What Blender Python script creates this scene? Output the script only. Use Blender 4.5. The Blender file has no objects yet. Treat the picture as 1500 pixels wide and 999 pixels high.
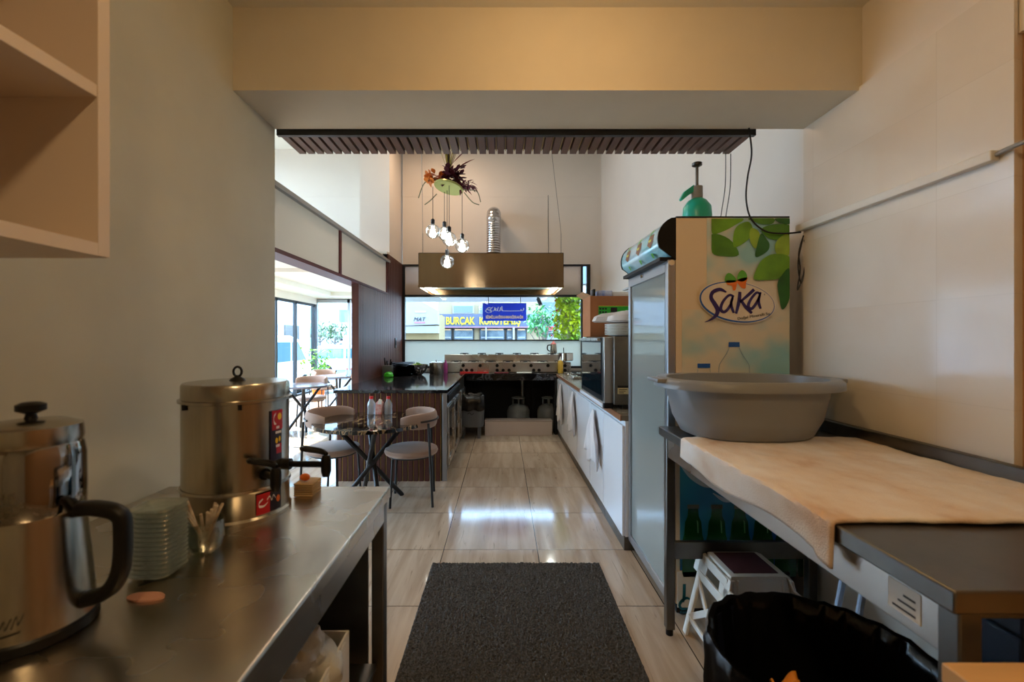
import bpy, bmesh, math, random
from mathutils import Vector, Matrix, noise
PI = math.pi
random.seed(7)
S = bpy.context.scene
COL = S.collection
# ---------------------------------------------------------------- camera, sky, lights, exposure
CAM_H = 1.40; F = 660.0; VX = 737.0; VY = 497.0
cd = bpy.data.cameras.new('camera'); cam = bpy.data.objects.new('camera', cd); COL.objects.link(cam)
cam.location = (0, 0, CAM_H); cam.rotation_euler = (PI/2, 0, 0)
cd.sensor_width = 36; cd.lens = F/1500*36; cd.shift_x = 13/1500; cd.shift_y = -2.5/1500; cd.clip_start = .05
cd.dof.use_dof = True; cd.dof.focus_distance = 4.5; cd.dof.aperture_fstop = 3.5
S.camera = cam
S.view_settings.view_transform = 'Standard'; S.view_settings.look = 'None'
S.view_settings.gamma = 1; S.view_settings.use_curve_mapping = False
S.view_settings.exposure = 0.8
w = bpy.data.worlds.new('sky'); S.world = w; w.use_nodes = True
nt = w.node_tree; nt.nodes.clear()
tc = nt.nodes.new('ShaderNodeTexCoord'); sp = nt.nodes.new('ShaderNodeSeparateXYZ'); cr = nt.nodes.new('ShaderNodeValToRGB')
cr.color_ramp.elements[0].position = 0.0; cr.color_ramp.elements[0].color = (.50, .73, 1, 1)
cr.color_ramp.elements[1].position = .6; cr.color_ramp.elements[1].color = (.36, .6, 1, 1)
bg = nt.nodes.new('ShaderNodeBackground'); bg.inputs[1].default_value = 9.0
wo = nt.nodes.new('ShaderNodeOutputWorld')
nt.links.new(tc.outputs['Generated'], sp.inputs[0]); nt.links.new(sp.outputs[2], cr.inputs[0])
nt.links.new(cr.outputs[0], bg.inputs[0]); nt.links.new(bg.outputs[0], wo.inputs[0])
sd = bpy.data.lights.new('sun', 'SUN'); sd.energy = 11.0; sd.angle = .01; sd.color = (1, .95, .86)
sun = bpy.data.objects.new('sun', sd); COL.objects.link(sun)
sun.rotation_euler = Vector((.72, -.12, -.68)).to_track_quat('-Z', 'Y').to_euler()
def portal(loc, rot, sx_, sy_):
    l = bpy.data.lights.new('window_portal', 'AREA'); l.shape = 'RECTANGLE'; l.size = sx_; l.size_y = sy_; l.cycles.is_portal = True
    o = bpy.data.objects.new('window_portal', l); COL.objects.link(o); o.location = loc; o.rotation_euler = rot
portal((-4.95, 7, 1.2), (0, -PI/2, 0), 2.3, 9.3); portal((-4.95, 5.7, 3.75), (0, -PI/2, 0), .9, 5.0)
portal((-4.0, 11.75, 1.2), (-PI/2, 0, 0), 1.7, 2.3); portal((-.1, 7.45, 1.75), (-PI/2, 0, 0), 3.0, 1.6)
# lamp powers used by the fixtures built below
P_NEAR = 7.0; P_NEAR_COL = (1, .68, .34)
P_VOID = 10; P_VOID_COL = (1, .64, .38)
P_DINE = 22
P_BULB = 1.6; P_HOOD = 3

# ---------------------------------------------------------------- helpers
def P(px, py, Y):
    return Vector(((px-VX)*Y/F, Y, CAM_H-(py-VY)*Y/F))
def lin(c):
    return tuple((x/12.92 if x <= .04045 else ((x+.055)/1.055)**2.4) for x in c)
def C3(r, g, b): return lin((r/255, g/255, b/255)) + (1,)
OFF = {}
def setp(o, label=None, cat=None, group=None, kind=None):
    if label: o['label'] = label
    if cat: o['category'] = cat
    if group: o['group'] = group
    if kind: o['kind'] = kind
    return o
def thing(name, label, cat, loc=(0, 0, 0), group=None):
    o = bpy.data.objects.new(name, None); o.empty_display_size = .05; COL.objects.link(o)
    o.location = loc; OFF[o.name] = Vector(loc)
    return setp(o, label, cat, group)
def smooth(me, ang=35):
    for p in me.polygons: p.use_smooth = True
    try: me.set_sharp_from_angle(angle=math.radians(ang))
    except Exception: pass
class MB:
    def __init__(s): s.bm = bmesh.new()
    def _add(s, vs, fs, mi=0):
        v = [s.bm.verts.new(q) for q in vs]
        for f in fs:
            try: fc = s.bm.faces.new([v[i] for i in f]); fc.material_index = mi
            except ValueError: pass
        return v
    def box(s, x0, x1, y0, y1, z0, z1, mi=0, bev=0):
        x0, x1 = min(x0, x1), max(x0, x1); y0, y1 = min(y0, y1), max(y0, y1); z0, z1 = min(z0, z1), max(z0, z1)
        v = s._add([(x0,y0,z0),(x1,y0,z0),(x1,y1,z0),(x0,y1,z0),(x0,y0,z1),(x1,y0,z1),(x1,y1,z1),(x0,y1,z1)],
                   [(0,3,2,1),(4,5,6,7),(0,1,5,4),(1,2,6,5),(2,3,7,6),(3,0,4,7)], mi)
        if bev:
            ed = set(e for q in v for e in q.link_edges)
            bmesh.ops.bevel(s.bm, geom=list(ed), offset=bev, segments=2, affect='EDGES', profile=.6)
        return s
    def quad(s, a, b, c, d, mi=0): s._add([a, b, c, d], [(0, 1, 2, 3)], mi); return s
    def poly(s, pts, mi=0): s._add(pts, [tuple(range(len(pts)))], mi); return s
    def prism(s, pts, vec, mi=0):
        n = len(pts); vec = Vector(vec); a = [Vector(p) for p in pts]; b = [p+vec for p in a]
        s._add(a+b, [tuple(range(n))[::-1], tuple(range(n, 2*n))] + [(i, (i+1) % n, n+(i+1) % n, n+i) for i in range(n)], mi); return s
    def ring(s, c, t, r, seg, up=None):
        t = Vector(t).normalized(); u = Vector(up) if up else (Vector((0, 0, 1)) if abs(t.z) < .9 else Vector((1, 0, 0)))
        a = t.cross(u).normalized(); b = t.cross(a).normalized()
        return [Vector(c)+a*math.cos(2*PI*i/seg)*r+b*math.sin(2*PI*i/seg)*r for i in range(seg)]
    def tube(s, pts, r, seg=8, closed=False, mi=0, cap=True):
        pts = [Vector(p) for p in pts]; n = len(pts); rr = r if isinstance(r, (list, tuple)) else [r]*n
        rings = []
        t0 = (pts[1]-pts[0]).normalized(); u = Vector((0, 0, 1)) if abs(t0.z) < .9 else Vector((1, 0, 0))
        a = t0.cross(u).normalized()
        for i, p in enumerate(pts):
            if closed: t = (pts[(i+1) % n]-pts[i-1]).normalized()
            elif i == 0: t = (pts[1]-p).normalized()
            elif i == n-1: t = (p-pts[i-1]).normalized()
            else: t = ((pts[i+1]-p).normalized()+(p-pts[i-1]).normalized()).normalized()
            a = (a-t*a.dot(t)).normalized(); b = t.cross(a)
            rings.append([s.bm.verts.new(p+a*math.cos(2*PI*k/seg)*rr[i]+b*math.sin(2*PI*k/seg)*rr[i]) for k in range(seg)])
        m = n if closed else n-1
        for i in range(m):
            A, B = rings[i], rings[(i+1) % n]
            for k in range(seg):
                f = s.bm.faces.new((A[k], A[(k+1) % seg], B[(k+1) % seg], B[k])); f.material_index = mi
        if cap and not closed:
            s.bm.faces.new(rings[0][::-1]).material_index = mi; s.bm.faces.new(rings[-1]).material_index = mi
        return s
    def cyl(s, a, b, r, seg=16, mi=0, r2=None): return s.tube([a, b], [r, r if r2 is None else r2], seg, mi=mi)
    def lathe(s, prof, c, seg=32, sx=1, sy=1, mi=0, n=2, capb=True, capt=True, fn=None):
        # prof: list of (r, z); n: superellipse exponent
        rings = []
        for (r, z) in prof:
            R = []
            for k in range(seg):
                a = 2*PI*k/seg; ca, sa = math.cos(a), math.sin(a)
                d = (abs(ca)**n+abs(sa)**n)**(-1/n) if n != 2 else 1
                x, y, zz = r*d*ca*sx, r*d*sa*sy, z
                if fn: x, y, zz = fn(x, y, zz, a)
                R.append(s.bm.verts.new((c[0]+x, c[1]+y, c[2]+zz)))
            rings.append(R)
        for i in range(len(rings)-1):
            A, B = rings[i], rings[i+1]
            for k in range(seg):
                f = s.bm.faces.new((A[k], A[(k+1) % seg], B[(k+1) % seg], B[k])); f.material_index = mi
        if capb and prof[0][0] > 1e-4: s.bm.faces.new(rings[0][::-1]).material_index = mi
        if capt and prof[-1][0] > 1e-4: s.bm.faces.new(rings[-1]).material_index = mi
        return s
    def sphere(s, c, r, sx=1, sy=1, sz=1, seg=16, mi=0):
        n = seg//2; prof = [(max(1e-5, math.sin(PI*i/n))*r, -math.cos(PI*i/n)*r*sz) for i in range(n+1)]
        return s.lathe(prof, c, seg, sx, sy, mi)
    def grid(s, fn, nu, nv, mi=0):
        V = [[s.bm.verts.new(fn(i/nu, j/nv)) for j in range(nv+1)] for i in range(nu+1)]
        for i in range(nu):
            for j in range(nv):
                s.bm.faces.new((V[i][j], V[i+1][j], V[i+1][j+1], V[i][j+1])).material_index = mi
        return s
    def mesh(s, m): s.bm.from_mesh(m); return s
    def build(s, name, mat, parent=None, label=None, cat=None, group=None, kind=None, thick=0, bevel=0, ang=35, origin=None, sub=0, dbl=True):
        if dbl: bmesh.ops.remove_doubles(s.bm, verts=s.bm.verts, dist=1e-6)
        me = bpy.data.meshes.new(name); s.bm.normal_update()
        if not thick: bmesh.ops.recalc_face_normals(s.bm, faces=s.bm.faces)
        s.bm.to_mesh(me); s.bm.free()
        o = bpy.data.objects.new(name, me); COL.objects.link(o)
        for m in (mat if isinstance(mat, (list, tuple)) else [mat]): me.materials.append(m)
        if parent is not None:
            off = OFF[parent.name]; o.parent = parent; OFF[o.name] = off
        elif kind == 'structure': off = Vector((0, 0, 0)); OFF[o.name] = off
        else:
            if origin is None:
                xs = [v.co.x for v in me.vertices]; ys = [v.co.y for v in me.vertices]; zs = [v.co.z for v in me.vertices]
                off = Vector(((min(xs)+max(xs))/2, (min(ys)+max(ys))/2, min(zs)))
            else: off = Vector(origin)
            o.location = off; OFF[o.name] = off
        if off.length: me.transform(Matrix.Translation(-off))
        smooth(me, ang)
        if thick:
            md = o.modifiers.new('thickness', 'SOLIDIFY'); md.thickness = thick; md.offset = 0
        if bevel:
            md = o.modifiers.new('bevel', 'BEVEL'); md.width = bevel; md.segments = 2; md.limit_method = 'ANGLE'; md.angle_limit = .6
        if sub:
            md = o.modifiers.new('sub', 'SUBSURF'); md.levels = sub; md.render_levels = sub
        return setp(o, label, cat, group, kind)
def bx(name, m, parent, *b, bev=.002, **k):
    return MB().box(*b).build(name, m, parent, bevel=bev, **k)
def copy_tree(o, parent=None):
    c = o.copy(); COL.objects.link(c)
    if parent: c.parent = parent
    for ch in list(o.children): copy_tree(ch, c)
    return c
def text(s, size, loc, m, parent, name='lettering', face='y', depth=.0015, bold=0, sx=1.0, align='CENTER', shear=0, roll=0, label=None):
    cu = bpy.data.curves.new('t', 'FONT'); cu.body = s; cu.size = size; cu.extrude = depth; cu.offset = bold; cu.shear = shear
    cu.align_x = align; cu.align_y = 'CENTER'
    t = bpy.data.objects.new('t', cu); COL.objects.link(t)
    dg = bpy.context.evaluated_depsgraph_get(); me = bpy.data.meshes.new_from_object(t.evaluated_get(dg))
    bpy.data.objects.remove(t); bpy.data.curves.remove(cu)
    R = Matrix.Rotation(PI/2, 4, 'X')
    if face == '-x': R = Matrix.Rotation(-PI/2, 4, 'Z') @ R
    me.transform(Matrix.Translation(Vector(loc)) @ R @ Matrix.Rotation(roll, 4, 'Z') @ Matrix.Diagonal((sx, 1, 1, 1)))
    b = MB().mesh(me); return b.build(name, m, parent, dbl=False, label=label)
def smoothpts(pts, k=6, closed=False):
    pts = [Vector(p) for p in pts]; n = len(pts); out = []
    rng = n if closed else n-1
    for i in range(rng):
        p0 = pts[(i-1) % n] if (closed or i > 0) else pts[0]; p1 = pts[i]; p2 = pts[(i+1) % n]
        p3 = pts[(i+2) % n] if (closed or i < n-2) else pts[-1]
        for j in range(k):
            t = j/k
            out.append(.5*((2*p1)+(-p0+p2)*t+(2*p0-5*p1+4*p2-p3)*t*t+(-p0+3*p1-3*p2+p3)*t**3))
    if not closed: out.append(pts[-1])
    return out
def brush(pts, widths, conv, k=6, closed=False):
    """flat brush stroke in 2-D (u, v) turned into points by conv(u, v)"""
    P3 = smoothpts([(p[0], p[1], wd) for p, wd in zip(pts, widths)], k, closed)
    b = MB(); L = []; R = []
    n = len(P3)
    for i, q in enumerate(P3):
        a = P3[(i-1) % n] if (closed or i) else P3[0]; c = P3[(i+1) % n] if (closed or i < n-1) else P3[-1]
        d = Vector((c.x-a.x, c.y-a.y)); d = d.normalized() if d.length > 1e-9 else Vector((1, 0)); nn = Vector((-d.y, d.x))*abs(q.z)/2
        L.append(conv(q.x+nn.x, q.y+nn.y)); R.append(conv(q.x-nn.x, q.y-nn.y))
    for i in range(n if closed else n-1):
        j = (i+1) % n; b.quad(L[i], L[j], R[j], R[i])
    return b

# ---------------------------------------------------------------- materials
def nodes(name):
    m = bpy.data.materials.new(name); m.use_nodes = True; nt = m.node_tree
    return m, nt, nt.nodes['Principled BSDF']
def mat(name, c, rough=.5, metal=0, var=0, vscale=8, bump=0, bscale=60, stretch=(1, 1, 1), spec=.5, coat=0, trans=0, sheen=0, emit=0, c2=None, alpha=1, ior=1.45, rvar=0):
    m, nt, b = nodes(name); L = nt.links
    b.inputs['Base Color'].default_value = c; b.inputs['Roughness'].default_value = rough; b.inputs['Metallic'].default_value = metal
    b.inputs['Specular IOR Level'].default_value = spec; b.inputs['Coat Weight'].default_value = coat; b.inputs['IOR'].default_value = ior
    b.inputs['Transmission Weight'].default_value = trans; b.inputs['Sheen Weight'].default_value = sheen
    if emit: b.inputs['Emission Color'].default_value = c; b.inputs['Emission Strength'].default_value = emit
    if var or bump or c2 or rvar:
        t = nt.nodes.new('ShaderNodeTexCoord'); mp = nt.nodes.new('ShaderNodeMapping'); mp.inputs['Scale'].default_value = stretch
        L.new(t.outputs['Object'], mp.inputs[0])
    if var or c2:
        n = nt.nodes.new('ShaderNodeTexNoise'); n.inputs['Scale'].default_value = vscale; n.inputs['Detail'].default_value = 5
        L.new(mp.outputs[0], n.inputs[0]); r = nt.nodes.new('ShaderNodeValToRGB'); L.new(n.outputs[0], r.inputs[0])
        r.color_ramp.elements[0].position = .35; r.color_ramp.elements[1].position = .65
        ca = c2 if c2 else tuple(x*(1-var) for x in c[:3])+(1,)
        r.color_ramp.elements[0].color = ca; r.color_ramp.elements[1].color = c
        L.new(r.outputs[0], b.inputs['Base Color'])
    if rvar:
        n = nt.nodes.new('ShaderNodeTexNoise'); n.inputs['Scale'].default_value = vscale; L.new(mp.outputs[0], n.inputs[0])
        r = nt.nodes.new('ShaderNodeMapRange'); r.inputs[3].default_value = max(0, rough-rvar); r.inputs[4].default_value = rough+rvar
        L.new(n.outputs[0], r.inputs[0]); L.new(r.outputs[0], b.inputs['Roughness'])
    if bump:
        n = nt.nodes.new('ShaderNodeTexNoise'); n.inputs['Scale'].default_value = bscale; n.inputs['Detail'].default_value = 4
        L.new(mp.outputs[0], n.inputs[0]); bp = nt.nodes.new('ShaderNodeBump'); bp.inputs['Strength'].default_value = bump; bp.inputs['Distance'].default_value = .01
        L.new(n.outputs[0], bp.inputs['Height']); L.new(bp.outputs[0], b.inputs['Normal'])
    return m
def glass(name, tint=(1, 1, 1, 1), refl=.08, rough=.0, diffuse=0, dcol=(1, 1, 1, 1)):
    """thin architectural glass: clear transmission plus Fresnel reflection"""
    m = bpy.data.materials.new(name); m.use_nodes = True; nt = m.node_tree; nt.nodes.clear(); L = nt.links
    tr = nt.nodes.new('ShaderNodeBsdfTransparent'); tr.inputs[0].default_value = tint
    gl = nt.nodes.new('ShaderNodeBsdfGlossy'); gl.inputs['Roughness'].default_value = rough
    lw = nt.nodes.new('ShaderNodeLayerWeight'); lw.inputs[0].default_value = refl*3
    mr = nt.nodes.new('ShaderNodeMapRange'); mr.inputs[3].default_value = refl; mr.inputs[4].default_value = .6
    mx = nt.nodes.new('ShaderNodeMixShader'); o = nt.nodes.new('ShaderNodeOutputMaterial')
    L.new(lw.outputs['Fresnel'], mr.inputs[0]); L.new(mr.outputs[0], mx.inputs[0])
    base = tr.outputs[0]
    if diffuse:
        d = nt.nodes.new('ShaderNodeBsdfDiffuse'); d.inputs[0].default_value = dcol
        t2 = nt.nodes.new('ShaderNodeBsdfTranslucent'); t2.inputs[0].default_value = dcol
        a = nt.nodes.new('ShaderNodeMixShader'); a.inputs[0].default_value = .5; L.new(d.outputs[0], a.inputs[1]); L.new(t2.outputs[0], a.inputs[2])
        m2 = nt.nodes.new('ShaderNodeMixShader'); m2.inputs[0].default_value = diffuse; L.new(tr.outputs[0], m2.inputs[1]); L.new(a.outputs[0], m2.inputs[2]); base = m2.outputs[0]
    L.new(base, mx.inputs[1]); L.new(gl.outputs[0], mx.inputs[2]); L.new(mx.outputs[0], o.inputs[0])
    return m
def tiles(name, c, cj, w_, h_, mortar, axes, rough, offx=0, offy=0, c2=None, streak=None, bumpj=.3, spec=.5, rvar=0, veins=False):
    m, nt, b = nodes(name); L = nt.links
    t = nt.nodes.new('ShaderNodeTexCoord'); s = nt.nodes.new('ShaderNodeSeparateXYZ'); L.new(t.outputs['Object'], s.inputs[0])
    cb = nt.nodes.new('ShaderNodeCombineXYZ'); L.new(s.outputs[axes[0]], cb.inputs[0]); L.new(s.outputs[axes[1]], cb.inputs[1])
    mp = nt.nodes.new('ShaderNodeMapping'); mp.inputs['Location'].default_value = (offx, offy, 0); L.new(cb.outputs[0], mp.inputs[0])
    br = nt.nodes.new('ShaderNodeTexBrick'); br.offset = 0; br.inputs['Scale'].default_value = 1
    br.inputs['Brick Width'].default_value = w_; br.inputs['Row Height'].default_value = h_; br.inputs['Mortar Size'].default_value = mortar
    br.inputs['Mortar Smooth'].default_value = .1
    L.new(mp.outputs[0], br.inputs[0])
    n = nt.nodes.new('ShaderNodeTexNoise'); n.inputs['Scale'].default_value = 1; n.inputs['Detail'].default_value = 7; n.inputs['Distortion'].default_value = .6
    m2 = nt.nodes.new('ShaderNodeMapping'); m2.inputs['Scale'].default_value = streak or (2, 2, 2); m2.inputs['Rotation'].default_value = (0, 0, .12)
    # shift the streaks from tile to tile
    br.inputs['Color1'].default_value = (0, 0, 0, 1); br.inputs['Color2'].default_value = (1, 1, 1, 1); br.inputs['Mortar'].default_value = (.5, .5, .5, 1)
    va = nt.nodes.new('ShaderNodeVectorMath'); va.operation = 'MULTIPLY_ADD'; va.inputs[1].default_value = (3.1, 5.7, 1.3)
    L.new(br.outputs['Color'], va.inputs[0]); L.new(t.outputs['Object'], va.inputs[2])
    L.new(va.outputs[0], m2.inputs[0]); L.new(m2.outputs[0], n.inputs[0])
    r = nt.nodes.new('ShaderNodeValToRGB'); r.color_ramp.elements[0].position = .3; r.color_ramp.elements[1].position = .62
    r.color_ramp.elements[0].color = c2 or c; r.color_ramp.elements[1].color = c; L.new(n.outputs[0], r.inputs[0])
    base = r.outputs[0]
    if veins:
        m3 = nt.nodes.new('ShaderNodeMapping'); m3.inputs['Scale'].default_value = (26, 2.2, 1); m3.inputs['Rotation'].default_value = (0, 0, -.10); L.new(va.outputs[0], m3.inputs[0])
        n3 = nt.nodes.new('ShaderNodeTexNoise'); n3.inputs['Scale'].default_value = 1.6; n3.inputs['Detail'].default_value = 6; n3.inputs['Distortion'].default_value = 1.5; L.new(m3.outputs[0], n3.inputs[0])
        r3 = nt.nodes.new('ShaderNodeValToRGB'); r3.color_ramp.elements[0].position = .62; r3.color_ramp.elements[0].color = (0, 0, 0, 1); r3.color_ramp.elements[1].position = .74; r3.color_ramp.elements[1].color = (.55, .55, .55, 1); L.new(n3.outputs[0], r3.inputs[0])
        x3 = nt.nodes.new('ShaderNodeMix'); x3.data_type = 'RGBA'; L.new(r3.outputs[0], x3.inputs[0]); L.new(base, x3.inputs[6]); x3.inputs[7].default_value = C3(92, 74, 60); base = x3.outputs[2]
    mx = nt.nodes.new('ShaderNodeMix'); mx.data_type = 'RGBA'; L.new(br.outputs['Fac'], mx.inputs[0]); L.new(base, mx.inputs[6]); mx.inputs[7].default_value = cj
    L.new(mx.outputs[2], b.inputs['Base Color']); b.inputs['Roughness'].default_value = rough; b.inputs['Specular IOR Level'].default_value = spec
    bp = nt.nodes.new('ShaderNodeBump'); bp.inputs['Strength'].default_value = bumpj; bp.inputs['Distance'].default_value = .002; bp.invert = True
    L.new(br.outputs['Fac'], bp.inputs['Height']); L.new(bp.outputs[0], b.inputs['Normal'])
    return m
def ramp(name, stops, scale=5, rough=.5, stretch=(1, 1, 1), bump=0, metal=0, coat=0, detail=6, dist=0):
    m, nt, b = nodes(name); L = nt.links
    t = nt.nodes.new('ShaderNodeTexCoord'); mp = nt.nodes.new('ShaderNodeMapping'); mp.inputs['Scale'].default_value = stretch; L.new(t.outputs['Object'], mp.inputs[0])
    n = nt.nodes.new('ShaderNodeTexNoise'); n.inputs['Scale'].default_value = scale; n.inputs['Detail'].default_value = detail; n.inputs['Distortion'].default_value = dist; L.new(mp.outputs[0], n.inputs[0])
    r = nt.nodes.new('ShaderNodeValToRGB'); e = r.color_ramp.elements
    e[0].position = stops[0][0]; e[0].color = stops[0][1]; e[1].position = stops[-1][0]; e[1].color = stops[-1][1]
    for p_, c_ in stops[1:-1]: q = e.new(p_); q.color = c_
    L.new(n.outputs[0], r.inputs[0]); L.new(r.outputs[0], b.inputs['Base Color'])
    b.inputs['Roughness'].default_value = rough; b.inputs['Metallic'].default_value = metal; b.inputs['Coat Weight'].default_value = coat
    if bump:
        bp = nt.nodes.new('ShaderNodeBump'); bp.inputs['Strength'].default_value = bump; bp.inputs['Distance'].default_value = .01; L.new(n.outputs[0], bp.inputs['Height']); L.new(bp.outputs[0], b.inputs['Normal'])
    return m
M = dict(
 wall=mat('plaster', C3(204, 202, 186), .7, var=.08, vscale=3, bump=.05, bscale=25),
 wall_up=mat('upper_plaster', C3(226, 216, 204), .7, var=.03, vscale=2),
 beam=mat('beam_plaster', C3(222, 212, 192), .7, var=.03),
 ceil=mat('ceiling_paint', C3(225, 220, 208), .8),
 brown=mat('brown_door_paint', C3(190, 150, 112), .5),
 steel=mat('brushed_steel', C3(190, 184, 176), .28, 1, var=.06, vscale=4, rvar=.06),
 steel_v=mat('brushed_steel_upright', C3(178, 172, 160), .24, 1, var=.10, vscale=6, stretch=(12, 12, .6), rvar=.06),
 steel_d=mat('worn_steel', C3(120, 116, 110), .38, 1, var=.25, vscale=7, rvar=.1),
 steel_top=mat('scratched_steel_top', C3(200, 192, 180), .27, 1, var=.14, vscale=5, rvar=.1),
 chrome=mat('polished_steel', C3(205, 205, 205), .07, 1),
 iron=mat('black_powder_coat', C3(26, 26, 28), .4),
 black=mat('black_plastic', C3(14, 14, 15), .4, spec=.3),
 blackm=mat('dark_matte', C3(22, 21, 21), .8),
 rubber=mat('rubber', C3(30, 30, 30), .8),
 white=mat('white_laminate', C3(226, 228, 232), .22),
 whitep=mat('white_plastic', C3(226, 222, 212), .4),
 shelf=mat('shelf_laminate', C3(214, 198, 182), .5),
 worktop_wood=mat('worktop_edge_wood', C3(140, 92, 58), .5, var=.25, vscale=8, stretch=(1, 6, 1)),
 wood=mat('brown_slat_wood', C3(88, 44, 32), .5, var=.3, vscale=4, stretch=(6, 6, .6)),
 wood_c=mat('ceiling_slat_wood', C3(112, 80, 68), .5, var=.2, vscale=4, stretch=(6, .6, 6)),
 gold=mat('gold_strip', C3(190, 160, 96), .35, .8),
 maroon=mat('maroon_trim', C3(84, 24, 22), .45),
 greybar=mat('grey_trim', C3(150, 150, 148), .5),
 fascia=mat('dark_steel_fascia', C3(58, 60, 64), .45, .3),
 taupe=mat('taupe_upholstery', C3(156, 128, 112), .85, sheen=.3, bump=.05, bscale=300),
 grey_plastic=mat('grey_plastic', C3(140, 142, 144), .32),
 grey_bin=mat('grey_bin_plastic', C3(92, 94, 96), .5),
 bag=mat('black_bin_bag', C3(14, 14, 16), .22, bump=.25, bscale=22),
 cord=mat('black_cable', C3(26, 24, 30), .5),
 alu=mat('aluminium', C3(170, 172, 176), .35, .9),
 red=mat('red_plastic', C3(206, 34, 34), .4),
 orange=mat('orange_plastic', C3(226, 110, 30), .45),
 green=mat('green_plastic', C3(60, 190, 40), .45),
 teal=mat('teal_plastic', C3(46, 186, 158), .3),
 card=mat('cardboard', C3(168, 108, 66), .8, var=.08),
 cardl=mat('cardboard_inside', C3(206, 162, 120), .8, var=.08),
 paper=mat('white_paper', C3(232, 230, 222), .8),
 cloth=mat('white_cloth', C3(224, 220, 220), .85, bump=.1, bscale=80),
 cream=mat('cream_board', C3(228, 208, 178), .5),
 ink=mat('black_ink', C3(20, 20, 22), .5),
 leaf=mat('leaf_green', C3(70, 150, 40), .5, c2=C3(40, 110, 30), vscale=12),
 ivy=mat('ivy_leaf', C3(196, 206, 40), .5, c2=C3(70, 150, 60), vscale=2.5),
 navy=mat('navy_plastic', C3(20, 34, 50), .5),
 tubew=mat('pale_blue_tube', C3(190, 206, 228), .3),
 cyl=mat('gas_bottle_grey', C3(120, 122, 118), .5, .2, var=.15),
 sauce=mat('mustard_sauce', C3(214, 170, 60), .35),
 granite=ramp('black_granite', [(.0, C3(14, 14, 16)), (.52, C3(22, 22, 25)), (.60, C3(84, 84, 88)), (.66, C3(26, 26, 30)), (1, C3(18, 18, 20))], 9, .07, detail=10, dist=1.2),
 marble=ramp('black_gold_marble', [(.0, C3(14, 13, 13)), (.50, C3(20, 18, 18)), (.545, C3(170, 140, 104)), (.57, C3(22, 20, 20)), (1, C3(16, 15, 15))], 3.2, .08, stretch=(3, .7, 1), detail=8, dist=1.6),
 towel=ramp('beige_terry', [(.30, C3(214, 182, 154)), (.42, C3(232, 214, 196)), (.7, C3(242, 236, 230))], 5, .95, stretch=(1.6, .8, 1)),
 floor=tiles('floor_tile', C3(196, 176, 154), C3(60, 50, 42), .6225, .636, .0028, (0, 1), .09, offx=.395, offy=-.4555+.0, c2=C3(168, 146, 124), streak=(14, 1.2, 1), veins=True),
 walltile=tiles('wall_tile', C3(228, 220, 208), C3(218, 208, 194), .62, .345, .0012, (1, 2), .16, offx=.3, offy=-.155, c2=C3(222, 210, 194)),
)
# rough terry weave on the towel
def addbump(m, scale, strength, dist=.003):
    nt = m.node_tree; n = nt.nodes.new('ShaderNodeTexNoise'); n.inputs['Scale'].default_value = scale; n.inputs['Detail'].default_value = 3
    t = nt.nodes.new('ShaderNodeTexCoord'); bp = nt.nodes.new('ShaderNodeBump'); bp.inputs['Strength'].default_value = strength; bp.inputs['Distance'].default_value = dist
    nt.links.new(t.outputs['Object'], n.inputs[0]); nt.links.new(n.outputs[0], bp.inputs['Height']); nt.links.new(bp.outputs[0], nt.nodes['Principled BSDF'].inputs['Normal'])
addbump(M['towel'], 260, .8)
GL = dict(clear=glass('window_glass', (.97, .99, .98, 1), .012), frost=glass('frosted_glass', (1, 1, 1, 1), .05, .3, diffuse=.94, dcol=C3(226, 230, 222)),
          tint=glass('tinted_pane', (.75, .72, .68, 1), .1, .1, diffuse=.85, dcol=C3(196, 166, 138)),
          dark=glass('oven_glass', (.05, .08, .09, 1), .10), bulb=glass('bulb_glass', (.93, .95, .95, 1), .07), cup=glass('drinking_glass', (.80, .86, .84, 1), .16),
          green=glass('pale_green_glass', (.90, .95, .92, 1), .16, .05, diffuse=.22, dcol=C3(206, 218, 206)),
          plastic=glass('clear_plastic', (.85, .88, .9, 1), .10, .15, diffuse=.35, dcol=C3(220, 222, 222)),
          door=glass('fridge_glass', (.72, .76, .76, 1), .16, .06, diffuse=.75, dcol=C3(206, 212, 206)))
E_white = mat('lamp_white', (1, .97, .9, 1), emit=9); E_bulb = mat('led_core', (.95, 1, .98, 1), emit=14); E_warm = mat('lamp_warm', (1, .72, .38, 1), emit=7)

# ---------------------------------------------------------------- the setting
st = dict(kind='structure')
ZT = 4.5
bx('floor', M['floor'], None, -5.0, 1.8, -2.6, 11.7, -.12, 0, bev=0, **st)
bx('wall_left', M['wall'], None, -1.32, -1.14, -2.5, 2.25, 0, ZT, bev=0, **st)
b = MB().box(1.5, 1.62, 1.327, 2.25, 0, 2.465).box(1.499, 1.51, 1.322, 1.334, 0, 2.465)
b.build('wall_right', M['walltile'], None, **st)
bx('wall_right_upper', M['wall_up'], None, 1.515, 1.7, -2.5, 2.25, 2.3, ZT, bev=0, **st)
bx('wall_right_near', M['brown'], None, 1.53, 1.7, -2.5, 1.33, 0, 2.4, bev=0, **st)
bx('wall_right_kitchen', M['wall_up'], None, 1.6, 1.75, 2.25, 7.5, 0, ZT, bev=0, **st)
bx('wall_behind_camera', M['wall'], None, -1.4, 1.8, -2.65, -2.5, 0, ZT, bev=0, **st)
bx('ceiling_near', M['ceil'], None, -1.2, 1.6, -2.5, 1.95, 2.8, 2.9, bev=0, **st)
bx('trim_1', M['beam'], None, -1.14, 1.6, 1.9, 2.25, 2.45, ZT, bev=0, **st)
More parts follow.
